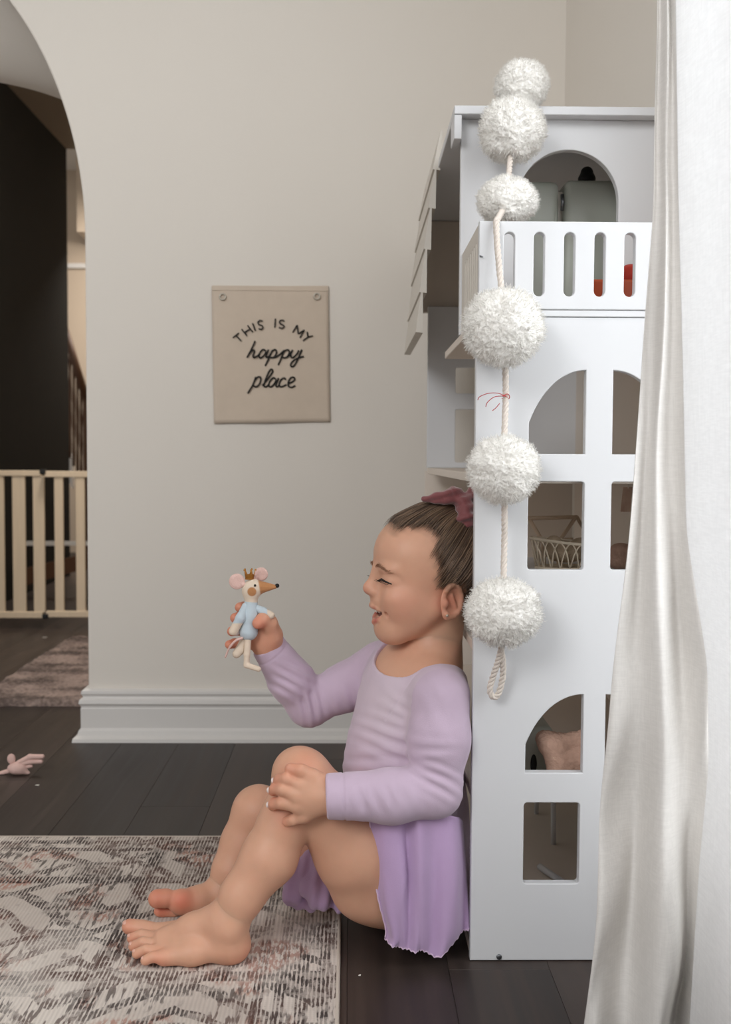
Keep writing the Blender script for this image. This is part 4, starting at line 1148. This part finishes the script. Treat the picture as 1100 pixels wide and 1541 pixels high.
# ---------------------------------------------------------------- leotard
LS = SDF(); torso(LS, 0.0022); arms(LS, 0.0028)
NC = W(636, 977, 1.430)
LS.ell(NC, (0.069, 0.070, 0.058), MT, 0.004, 's')
cu1 = W(491, 1198, 1.306); cn1 = W(470, 1199, 1.306)-cu1; cn1 /= np.linalg.norm(cn1)
cu2 = W(402.5, 967, 1.492); cn2 = W(385, 945, 1.485)-cu2; cn2 /= np.linalg.norm(cn2)
for (p_, n_) in ((cu1, cn1), (cu2, cn2)):
    LS.fun(lambda x, y, z, p_=p_, n_=n_: np.maximum(-((x-p_[0])*n_[0]+(y-p_[1])*n_[1]+(z-p_[2])*n_[2]), np.sqrt((x-p_[0])**2+(y-p_[1])**2+(z-p_[2])**2)-0.06), p_-0.06, p_+0.06, 0.002, 's')
v, f = LS.surf(0.0017, smooth=2)
nn = vnormals(v, f); px, py = to_px(v); Yv = v[:, 1]
def wrinkle(cx, cy, ang, wl, amp, sl, sw, mask=1.0, bend=0.0):
    """folds running along direction ang (deg, picture plane), spaced wl px"""
    a = math.radians(ang); t_ = (px-cx)*math.cos(a)+(py-cy)*math.sin(a); s_ = -(px-cx)*math.sin(a)+(py-cy)*math.cos(a)+bend*t_*t_; s_ = s_+3.0*np.sin(t_/25+s_/33+cx)+0.8*np.sin(t_/11.0+cy)
    wv = np.sin(2*math.pi*s_/wl+0.8*np.sin(t_/40.0)); wv = np.sign(wv)*np.abs(wv)**0.8
    return 0.75*amp*wv*np.exp(-(t_/sl)**2-(s_/sw)**2)*mask
near = (Yv < 1.375)*1.0; far = (Yv > 1.46)*1.0; mid = ((Yv > 1.34) & (Yv < 1.46))*1.0
d = np.zeros(len(v))
d += wrinkle(600, 1125, 18, 20, 0.0022, 60, 34, mid, 0.0012)
d += wrinkle(560, 1150, 10, 24, 0.0014, 60, 26, mid)
d += wrinkle(610, 1075, 40, 20, 0.0010, 35, 30, mid)
d += wrinkle(662, 1175, 28, 17, 0.0024, 34, 22, near)
d += wrinkle(640, 1130, 12, 22, 0.0014, 40, 22, near)
d += wrinkle(560, 1205, 75, 22, 0.0011, 26, 70, near)
d += wrinkle(440, 1020, 35, 15, 0.0019, 26, 44, far)
d += wrinkle(468, 1062, 78, 13, 0.0026, 24, 20, far)
cuf = sm(np.linalg.norm(v-cu2, axis=1), 0.028, 0.05)*sm(np.linalg.norm(v-cu1, axis=1), 0.028, 0.05)
d += wrinkle(415, 990, 30, 14, 0.0012, 24, 24, far)
d += wrinkle(525, 1045, 65, 18, 0.0012, 24, 30, far)
d += wrinkle(668, 1045, 60, 26, 0.0008, 40, 40, near)
d *= cuf
d += 0.0006*np.array([noise.noise(Vector(p*45)) for p in v])
# seams: armhole and cuff hems
def seam(P, n_, r): 
    q = np.abs((v-P)@n_); return np.exp(-(q/0.0012)**2)*(np.linalg.norm(v-P, axis=1) < r)
d -= 0.0012*seam(cu1-cn1*0.022, cn1, 0.05); d -= 0.0010*seam(cu2-cn2*0.016, cn2, 0.045)
sn = np.array([0.25, -0.85, -0.35]); sn /= np.linalg.norm(sn); d -= 0.0011*seam(W(636, 1045, 1.372), sn, 0.06)
v2 = v+nn*d[:, None]; v2[:, 2] = np.maximum(v2[:, 2], 0.002)
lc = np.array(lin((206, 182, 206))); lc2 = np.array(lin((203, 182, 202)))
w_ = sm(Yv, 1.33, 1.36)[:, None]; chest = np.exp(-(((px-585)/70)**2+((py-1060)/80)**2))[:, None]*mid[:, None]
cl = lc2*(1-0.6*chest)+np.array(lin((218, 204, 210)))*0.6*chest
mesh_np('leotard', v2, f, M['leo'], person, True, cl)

# ---------------------------------------------------------------- skirt
M['skirt'] = mat('lavender_skirt', (194, 165, 204), 0.8, 0.04, 30, 0.15, 700, sheen=0.4, spec=0.2)
def spline_grid(rows, nu, nv):
    R_ = [np.array(cat_rom([W(*p) for p in r], nu)) for r in rows]
    cols = [np.array(cat_rom([r[i] for r in R_], nv)) for i in range(len(R_[0]))]
    return np.stack(cols, 1)          # v,u,3
rows_ = [
 [(556, 1222, 1.345), (575, 1220, 1.333), (597, 1219, 1.330), (612, 1219, 1.332), (628, 1219, 1.327), (650, 1220, 1.331), (672, 1222, 1.338), (688, 1226, 1.352), (695, 1232, 1.372)],
 [(558, 1262, 1.340), (576, 1262, 1.328), (602, 1264, 1.324), (614, 1262, 1.330), (630, 1262, 1.322), (652, 1262, 1.327), (674, 1264, 1.333), (691, 1266, 1.345), (698, 1268, 1.368)],
 [(563, 1312, 1.337), (580, 1316, 1.326), (607, 1318, 1.318), (616, 1314, 1.328), (632, 1312, 1.318), (655, 1312, 1.324), (679, 1314, 1.329), (694, 1316, 1.343), (701, 1318, 1.364)],
 [(570, 1352, 1.336), (586, 1366, 1.325), (606, 1362, 1.316), (620, 1352, 1.325), (634, 1358, 1.317), (656, 1360, 1.323), (680, 1362, 1.327), (695, 1358, 1.343), (703, 1354, 1.360)],
 [(580, 1392, 1.337), (594, 1404, 1.326), (608, 1404, 1.318), (622, 1402, 1.324), (636, 1406, 1.318), (656, 1408, 1.323), (680, 1402, 1.328), (696, 1390, 1.344), (704, 1380, 1.358)],
 [(579, 1408, 1.337), (592, 1416, 1.326), (606, 1424, 1.320), (622, 1423, 1.325), (634, 1426, 1.319), (653, 1433, 1.324), (677, 1418, 1.330), (696, 1398, 1.346), (704, 1388, 1.358)]]
G = spline_grid(rows_, 8, 8)
nv_, nu_ = G.shape[:2]
for j in range(nv_):
    for i in range(nu_):
        t = j/(nv_-1); G[j, i, 1] += -0.010+0.0065*(0.3+0.7*t)*math.sin(i*0.33+2.4*t+0.4)*min(1, i/6)+0.002*t*math.sin(i*0.7)
fs_ = [(j*nu_+i, (j+1)*nu_+i, (j+1)*nu_+i+1, j*nu_+i+1) for j in range(nv_-1) for i in range(nu_-1)]
sk = mesh_np('skirt', G.reshape(-1, 3), fs_, M['skirt'], person); md = sk.modifiers.new('s', 'SOLIDIFY'); md.thickness = 0.0014; md.offset = 0
M['hem'] = mat('pale_hem_thread', (226, 200, 226), 0.8, 0.03, 60)
edge = [G[j, 0] for j in range(nv_)]+[G[nv_-1, i] for i in range(1, nu_)]
edge = [np.array(p)+[0, 0, 0.0012*math.sin(k*2.1)] for k, p in enumerate(edge)]
MB().tube(edge, 0.0012, 6).build('hem', M['hem'], sk, True)
# back panel of the skirt, wrapping behind the hip
rows_ = [[(690, 1236, 1.375), (697, 1236, 1.40), (698, 1240, 1.44)], [(697, 1300, 1.368), (703, 1300, 1.40), (704, 1300, 1.44)], [(702, 1360, 1.362), (706, 1356, 1.40), (707, 1350, 1.44)], [(703, 1392, 1.360), (707, 1386, 1.40), (708, 1376, 1.44)]]
G = spline_grid(rows_, 8, 8); nv_, nu_ = G.shape[:2]
fs_ = [(j*nu_+i, (j+1)*nu_+i, (j+1)*nu_+i+1, j*nu_+i+1) for j in range(nv_-1) for i in range(nu_-1)]
o = mesh_np('skirt_back', G.reshape(-1, 3), fs_, M['skirt'], person); md = o.modifiers.new('s', 'SOLIDIFY'); md.thickness = 0.0014; md.offset = 0
# cloth gathered between the legs
Q = SDF()
Q.chain([W(520, 1290, 1.43), W(488, 1300, 1.425), W(476, 1335, 1.42), W(482, 1352, 1.415)], [0.02, 0.018, 0.020, 0.0165], k=0.01)
Q.chain([W(490, 1290, 1.44), W(450, 1315, 1.435), W(440, 1345, 1.43)], [0.02, 0.020, 0.0150], k=0.003)
Q.chain([W(495, 1350, 1.43), W(512, 1364, 1.42)], [0.012, 0.009], k=0.003)
Q.chain([W(470, 1360, 1.428), W(440, 1355, 1.44)], [0.011, 0.010], k=0.003)
v, f = Q.surf(0.0016, smooth=2); nn = vnormals(v, f); px, py = to_px(v)
v = v+nn*(0.0016*np.sin(px*0.30+py*0.05))[:, None]; v[:, 2] = np.maximum(v[:, 2], 0.0065)
mesh_np('skirt_front', v, f, M['skirt'], person)

# ---------------------------------------------------------------- hair
HH = SDF(); head(HH, ear=False)
def hair_region(x, y, z):
    dx, dy, dz = x-HC[0], y-HC[1], z-HC[2]
    a = (dx*hf[0]+dy*hf[1]+dz*hf[2])/HU; c = (dx*hl[0]*0+dz)/HU
    a = a+0*c; c = c+0*a
    return (poly_sd(a, c)+4.0+2.0*np.sin(c*0.4)*np.sin(a*0.33))*HU
HR = SDF(); head(HR, ear=False)
HR.fun(hair_region, (0, 0, 0), (0, 0, 0), 0.002, 'i')
v, f = HR.surf(0.0018, infl=0.0, smooth=1)
# push the cap out a little, feathering to nothing at the hairline
a_, b_, c_ = Hloc(v); g_ = -poly_sd(a_, c_)
bun = H(-60, 4, 88)
nn = vnormals(v, f); v = v+nn*(0.0002+0.0030*sm(g_, 1, 16))[:, None]
hair_v = [v]; hair_f = [f]; ho = len(v)
# strands combed to the knot
NST = 2600
rg = np.random.default_rng(5)
st = []
while len(st) < NST:
    d_ = rg.normal(size=3); d_ /= np.linalg.norm(d_)
    p = np.array([-14, 0, 10])+d_*np.array([100, 80, 100]); st.append(p)
st = np.array(st); P0 = HC+HU*(st[:, :1]*hf+st[:, 1:2]*hl+st[:, 2:]*tu)
P0 = HH.project(P0, 0.0, 10)
a_, b_, c_ = Hloc(P0); sel = poly_sd(a_, c_) < 2.0; P0 = P0[sel]
# denser row right along the hairline
hl_pts = []
for i in range(10):
    for t in np.linspace(0, 1, 60):
        q = poly[i]*(1-t)+poly[i+1]*t+rg.normal(size=2)*4.0
        for s in (1, -1): hl_pts.append((q[0], s*90, q[1]))
hl_pts = np.array(hl_pts); PH = HC+HU*(hl_pts[:, :1]*hf+hl_pts[:, 1:2]*hl+hl_pts[:, 2:]*tu)
lo_ = HC-hl*0; PH2 = PH.copy()
for _ in range(60):
    dd = HH.ev(PH2); sgn = np.sign(((PH2-HC)@hl))[:, None]
    PH2 = PH2-sgn*hl*np.clip(dd, 0, 0.01)[:, None]*0.6
okh = np.abs(HH.ev(PH2)) < 0.002
# front hairline across the forehead
PF = []
for bb in np.linspace(-52, 52, 90):
    PF.append(H(66-abs(bb)*0.42+rg.normal()*1.5, bb, 70+rg.normal()*1.5))
PF = HH.project(np.array(PF), 0.0, 10)
P0 = np.concatenate([P0, PH2[okh], PF])
NS_ = 14; tt = np.linspace(0, 1, NS_)
ctr = H(-14, 0, 20)
Pth = P0[:, None]*(1-tt)[None, :, None]+bun[None, None]*tt[None, :, None]
flat = Pth.reshape(-1, 3); dirs = flat-ctr; rad = np.linalg.norm(dirs, axis=1, keepdims=True); dirs /= rad
flat = ctr+dirs*np.maximum(rad, 0.075)
for _ in range(10):
    dd = HH.ev(flat); flat = flat-dirs*dd[:, None]*0.95
lift = (0.0008+0.0030*np.minimum(tt*6, 1))[None, :]*np.ones((len(P0), 1))
flat = flat+dirs*lift.reshape(-1, 1)
Pth = flat.reshape(len(P0), NS_, 3)
jit = rg.normal(size=(len(P0), 1, 1))*0.0011
T_ = np.gradient(Pth, axis=1); T_ /= (np.linalg.norm(T_, axis=2, keepdims=True)+1e-9)
Nn = (Pth-ctr); Nn /= np.linalg.norm(Nn, axis=2, keepdims=True)
Bn = np.cross(T_, Nn); Bn /= (np.linalg.norm(Bn, axis=2, keepdims=True)+1e-9)
Pth = Pth+Bn*jit*np.sin(np.pi*tt)[None, :, None]+Nn*np.abs(rg.normal(size=(len(P0), 1, 1)))*0.0007
rr = (0.00042*np.minimum(1, 0.15+tt*4))[None, :, None]
ringv = [Pth+Nn*rr, Pth+Bn*rr*1.6, Pth-Bn*rr*1.6]
sv = np.stack(ringv, 2).reshape(-1, 3)
sf = []
for i in range(NS_-1):
    for k in range(3): sf.append([i*3+k, i*3+(k+1) % 3, i*3+3+(k+1) % 3, i*3+3+k])
sf = (np.array(sf)[None]+(np.arange(len(P0))*NS_*3)[:, None, None]).reshape(-1, 4)
hair_v.append(sv); hair_f.append(sf+ho)
hc1 = np.array(lin((74, 58, 47))); hc2 = np.array(lin((138, 112, 90)))
tone = rg.random((len(P0), 1, 1))**1.3; aF, bF, cF = Hloc(P0)
hcol = (hc1*(1-tone)+hc2*tone)*np.ones((1, NS_*3, 1))
hcol = np.concatenate([np.tile(np.array(lin((86, 68, 55))), (ho, 1)), hcol.reshape(-1, 3)])
M['hairv'] = vmat('combed_hair', 0.42, spec=0.45)
mesh_np('hair', np.concatenate(hair_v), np.concatenate(hair_f), M['hairv'], person, True, hcol)
bn_ = SDF().ell(H(-74, 4, 96), (0.026, 0.026, 0.024)); 
sdf_obj('hair_bun', bn_, 0.002, M['hair'], person)

# velvet bow
VB = SDF(); Y_ = 1.405
VB.chain([W(640, 752, Y_), W(655, 750, Y_-0.004), W(672, 746, Y_-0.006), W(690, 756, Y_)], [0.0042, 0.0062, 0.0085, 0.0080], k=0.006)
VB.chain([W(662, 748, Y_), W(684, 741, Y_), W(697, 752, Y_)], [0.005, 0.0085, 0.010], k=0.004)
VB.ell(W(700, 763, Y_-0.006), (0.013, 0.012, 0.014), k=0.004)
VB.chain([W(702, 765, Y_-0.008), W(700, 778, Y_-0.014), W(703, 786, Y_-0.014)], [0.008, 0.0105, 0.0085], k=0.004)
VB.chain([W(700, 752, Y_), W(712, 745, Y_+0.012)], [0.009, 0.010], k=0.004)
v, f = VB.surf(0.0012, smooth=2); nn = vnormals(v, f); px, py = to_px(v)
v = v+nn*(0.0013*np.sin(px*0.10+py*0.42)+0.0010*np.sin(px*0.22-py*0.16+1.0))[:, None]
v[:, 1] = np.where(v[:, 0] > HX0-0.004, np.maximum(v[:, 1], YN1+TH+0.001), v[:, 1])
mesh_np('hair_bow', v, f, M['velvet'], person)

# ---------------------------------------------------------------- face details
for s in (1, -1):
    mb = MB()
    pts = np.array([H(100, s*b_, -8-c_) for b_, c_ in ((13, 3.0), (19, 0.5), (26, -0.5), (33, 0.0), (40, 1.5), (46, 4.5))])
    for _ in range(40):
        dd = HS.ev(pts); pts = pts-hf*np.clip(dd, 0, 0.01)[:, None]*0.7
    pts = np.array(cat_rom(list(pts), 5))
    mb.tube(pts+hf*0.0002, [0.0016*(0.55+0.45*math.sin(math.pi*i/(len(pts)-1))) for i in range(len(pts))], 6)
    for i in range(3, len(pts)-1, 2):
        o_ = (hf*0.0075+tu*-0.0012+hl*s*0.0022*(i/len(pts)))*(0.9+0.3*rg.random())
        mb.tube([pts[i], pts[i]+o_*0.55+tu*-0.0010, pts[i]+o_+tu*0.0012], [0.00038, 0.0003, 0.00012], 4)
    mb.build('eyelashes', M['lash'], person, True)
    mb = MB()
    bp_ = np.array([H(100, s*b_, c_) for b_, c_ in ((12, 11), (22, 13), (32, 11.5), (42, 8), (49, 3.5))])
    for _ in range(40):
        dd = HS.ev(bp_); bp_ = bp_-hf*np.clip(dd, 0, 0.01)[:, None]*0.7
    bp_ = np.array(cat_rom(list(bp_), 10))
    for i in range(len(bp_)-4):
        for _ in range(5):
            j_ = rg.normal(size=3)*0.0013; e_ = bp_[min(i+4, len(bp_)-1)]+tu*0.0010+j_*0.6
            mb.tube([bp_[i]+j_, e_], [0.00028, 0.00012], 4)
    mb.build('eyebrow', M['brow'], person, True)
mb = SDF()
for b_ in (-17, -10.5, -3.6, 3.6, 10.5, 17):
    aa = 86.5-0.030*b_*b_; mb.ell(H(aa, b_, -55.5), np.array((2.6, 3.5, 4.4))*HU, MH, k=0.0002)
sdf_obj('teeth', mb, 0.0005, M['teeth'], person)
e_ = np.array([H(-2, 96, -56)])
for _ in range(60):
    dd = HS.ev(e_); e_ = e_-hl*np.clip(dd, 0, 0.01)[:, None]*0.6
sdf_obj('earring', SDF().ell(e_[0], (0.0019, 0.0019, 0.0019)), 0.0005, M['brass'], person)
# nails
def nail(p, r, M_=None): sdf_obj('nail', SDF().ell(W(*p), r, M_, k=0), 0.0005, M['nail'], person)
for p in ((410.5, 1174.5, 1.3165), (404, 1189, 1.3165), (403, 1211, 1.3175), (423.5, 1237, 1.3180)): nail(p, (0.0024, 0.0042, 0.0036))
for p in ((356.5, 952, 1.4715),): nail(p, (0.004, 0.0022, 0.0042))
for p, r in (((190, 1388.5, 1.376), (0.0050, 0.0055, 0.0030)), ((194.5, 1408, 1.357), (0.003, 0.004, 0.0024)), ((197, 1420, 1.340), (0.003, 0.004, 0.0022)), ((202, 1431, 1.321), (0.0028, 0.0036, 0.0020)), ((215, 1441.5, 1.304), (0.0026, 0.0034, 0.0020))):
    o = SDF().ell(W(*p), r, None, k=0); sdf_obj('toenail', o, 0.0006, M['skinnail'] if 'skinnail' in M else M.setdefault('skinnail', mat('natural_nail', (226, 178, 160), 0.3, 0.01, 40)), person)

# ================================================================= TOY MOUSE IN HAND
YM = 1.462
tm = empty('toy_mouse', W(375, 1005, YM), 'small felt toy mouse with gold crown and blue suit held in the raised hand', 'toy')
def K(x_, y_, d_=0.0): return W(x_, y_, YM+d_)
u = YM/FPX
cream = np.array(lin((226, 208, 188))); brown = np.array(lin((186, 132, 88))); blue = np.array(lin((192, 205, 213)))
S = SDF().ell(K(377, 888), np.array((13, 12.5, 13.5))*u, k=0).cap(K(378, 895), K(378, 908), 11*u, 9.5*u, k=6*u)
S.cap(K(384, 884, -0.001), K(414, 883, -0.004), 12.5*u, 3.2*u, k=8*u)
def mcol(v):
    px, py = to_px(v); w1 = sm(px-0.18*(py-880)*1.0, 388, 391)
    w2 = 1-sm(np.hypot((px-379)/1.0, py-890.5), 6.0, 7.5); w2 = w2*(v[:, 1] < YM)
    w3 = 1-sm(np.hypot((px-392), (py-878)*0.6), 9, 11)
    w_ = np.clip(np.maximum(np.maximum(w1, w2), 0), 0, 1)*(py < 899)
    return cream*(1-w_[:, None])+brown*w_[:, None]
sdf_obj('head', S, 0.0009, M['felt'], tm, mcol)
sdf_obj('nose', SDF().ell(K(417, 881.5, -0.004), np.array((3.4, 3.4, 3.4))*u), 0.0006, M['black'], tm)
sdf_obj('eye', SDF().ell(K(383.8, 881, -0.0125), np.array((1.7, 1.7, 2.1))*u), 0.0004, M['black'], tm)
for (x_, y_, d_, r) in ((356.5, 875, -0.004, 12.0), (393, 864, 0.010, 10.5)):
    S = SDF().ell(K(x_, y_, d_), np.array((r, 3.0, r))*u, k=0).ell(K(x_+2, y_, d_-0.005), np.array((r*0.62, 3.6, r*0.68))*u, k=0.002, op='s')
    S.cap(K(x_+(9 if x_ < 370 else -8), y_+5, d_), K(377, 880), 3*u, 3*u, k=0.002)
    sdf_obj('ear', S, 0.0007, M['pinkfelt'], tm)
cr0 = K(375.5, 871); mb = MB(); n = 10
ringb = [cr0+np.array([6.2*math.cos(a), 6.2*math.sin(a), 0])*u for a in np.linspace(0, 2*math.pi, 20, endpoint=False)]
ringt = [cr0+np.array([(7.4+(1.6 if i % 4 == 0 else 0))*math.cos(a), (7.4+(1.6 if i % 4 == 0 else 0))*math.sin(a), 13.5 if i % 4 == 0 else 6.5])*u for i, a in enumerate(np.linspace(0, 2*math.pi, 20, endpoint=False))]
mb.add(ringb+ringt, [(i, (i+1) % 20, 20+(i+1) % 20, 20+i) for i in range(20)])
for i in range(0, 20, 4): mb.tube([ringt[i]-[0, 0, 1*u], ringt[i]+[0, 0, 1.6*u]], [1.5*u, 1.1*u], 8)
mb.tube(ringb, 1.0*u, 6, True)
o = mb.build('crown', M['gold'], tm, False); md = o.modifiers.new('s', 'SOLIDIFY'); md.thickness = 0.0008
S = SDF().chain([K(378, 904), K(376, 925), K(374, 950, -0.001)], [9.8*u, 10.8*u, 14.2*u], k=10*u)
sdf_obj('suit', S, 0.0009, M['felt'], tm, lambda v: np.tile(blue, (len(v), 1)))
def acol(px_, side):
    def f_(v):
        x_, y_ = to_px(v); w_ = sm(y_ if side < 0 else x_, px_-1, px_+1)[:, None]; return blue*(1-w_)+cream*w_
    return f_
sdf_obj('arm', SDF().chain([K(369, 912, -0.004), K(362, 930, -0.010), K(351, 950, -0.010)], [5*u, 7.2*u, 6.6*u], k=3*u), 0.0008, M['felt'], tm, acol(938, -1))
sdf_obj('arm', SDF().chain([K(385, 914, 0), K(396, 920, -0.004), K(408, 926, -0.006)], [5*u, 6*u, 5.6*u], k=3*u), 0.0008, M['felt'], tm, acol(402, 1))
sdf_obj('leg', SDF().chain([K(373, 962, -0.004), K(371.5, 985, -0.006), K(371, 1001, -0.006), K(389, 1007, -0.010)], [5.2*u, 4.8*u, 4.4*u, 4.0*u], k=2*u), 0.0008, M['felt'], tm, lambda v: np.tile(cream, (len(v), 1)))
sdf_obj('leg', SDF().chain([K(366, 964, -0.002), K(361, 978, -0.002), K(356, 984, -0.004)], [5*u, 7.0*u, 6.5*u], k=2*u), 0.0008, M['felt'], tm, lambda v: np.tile(cream*0.92, (len(v), 1)))
MB().tube(cat_rom([K(365, 960, -0.008), K(355, 964, -0.014), K(345, 975, -0.012), K(339, 990, -0.010)], 6), [2.2*u]*6+[1.9*u]*6+[1.5*u]*6+[0.9*u], 8).build('tail', M['pinkfelt'], tm, True)

# ---------------------------------------------------------------- pink toy on the floor, scraps
YT = 2.138
def T(x_, y_, d_=0.0): return W(x_, y_, YT+d_)
u = YT/FPX
pt = empty('felt_mouse', T(34, 1166), 'small pale pink felt mouse lying on the dark floor beside the rug', 'toy')
sdf_obj('body', SDF().ell(T(26, 1156), np.array((15, 10, 9))*u, k=0).cap(T(26, 1156), T(42, 1163), 9*u, 3*u, k=4*u), 0.0014, M['pinkfelt'], pt)
sdf_obj('ear', SDF().ell(T(17, 1142), np.array((6.5, 3, 8))*u, k=0), 0.0012, M['pinkfelt'], pt)
sdf_obj('leg', SDF().chain([T(28, 1148), T(45, 1139), T(64, 1138.5)], [4*u, 4.2*u, 3.4*u], k=2*u), 0.0012, M['pinkfelt'], pt)
sdf_obj('leg', SDF().chain([T(30, 1150), T(46, 1146), T(62, 1146)], [4*u, 4.0*u, 3.2*u], k=2*u), 0.0012, M['pinkfelt'], pt)
sdf_obj('arm', SDF().chain([T(34, 1155), T(47, 1153)], [3.4*u, 2.6*u], k=2*u), 0.0012, M['pinkfelt'], pt)
sdf_obj('arm', SDF().chain([T(14, 1160), T(-4, 1165)], [3.6*u, 3*u], k=2*u), 0.0012, M['pinkfelt'], pt)
for o in pt.children: 
    for q in o.data.vertices: q.co.z = max(q.co.z, 0.0008)
for (x_, y_, s, lab) in ((56, 1183, 1.0, 'tiny white paper scrap on the floor near the pink felt mouse'), (67, 960, 1.0, 'tiny white speck of paper on the hallway floor below the gate'), (541, 1470, 0.6, 'tiny white crumb on the floor right of the patterned rug')):
    d_ = W(x_, y_, 1.0)-CAMP; Yf = -CAM_H/d_[2]; p = W(x_, y_, Yf); p[2] = 0.0012
    r = 3.2*Yf/FPX*s
    o = MB().prism([p+[-r, 0, 0], p+[r*0.8, -r*0.5, 0], p+[r, r*0.4, 0.0006], p+[-r*0.2, r*0.6, 0]], (0, 0, 0.0012)).build('paper_scrap', M['crumb'])
    tag(o, lab, 'scrap')
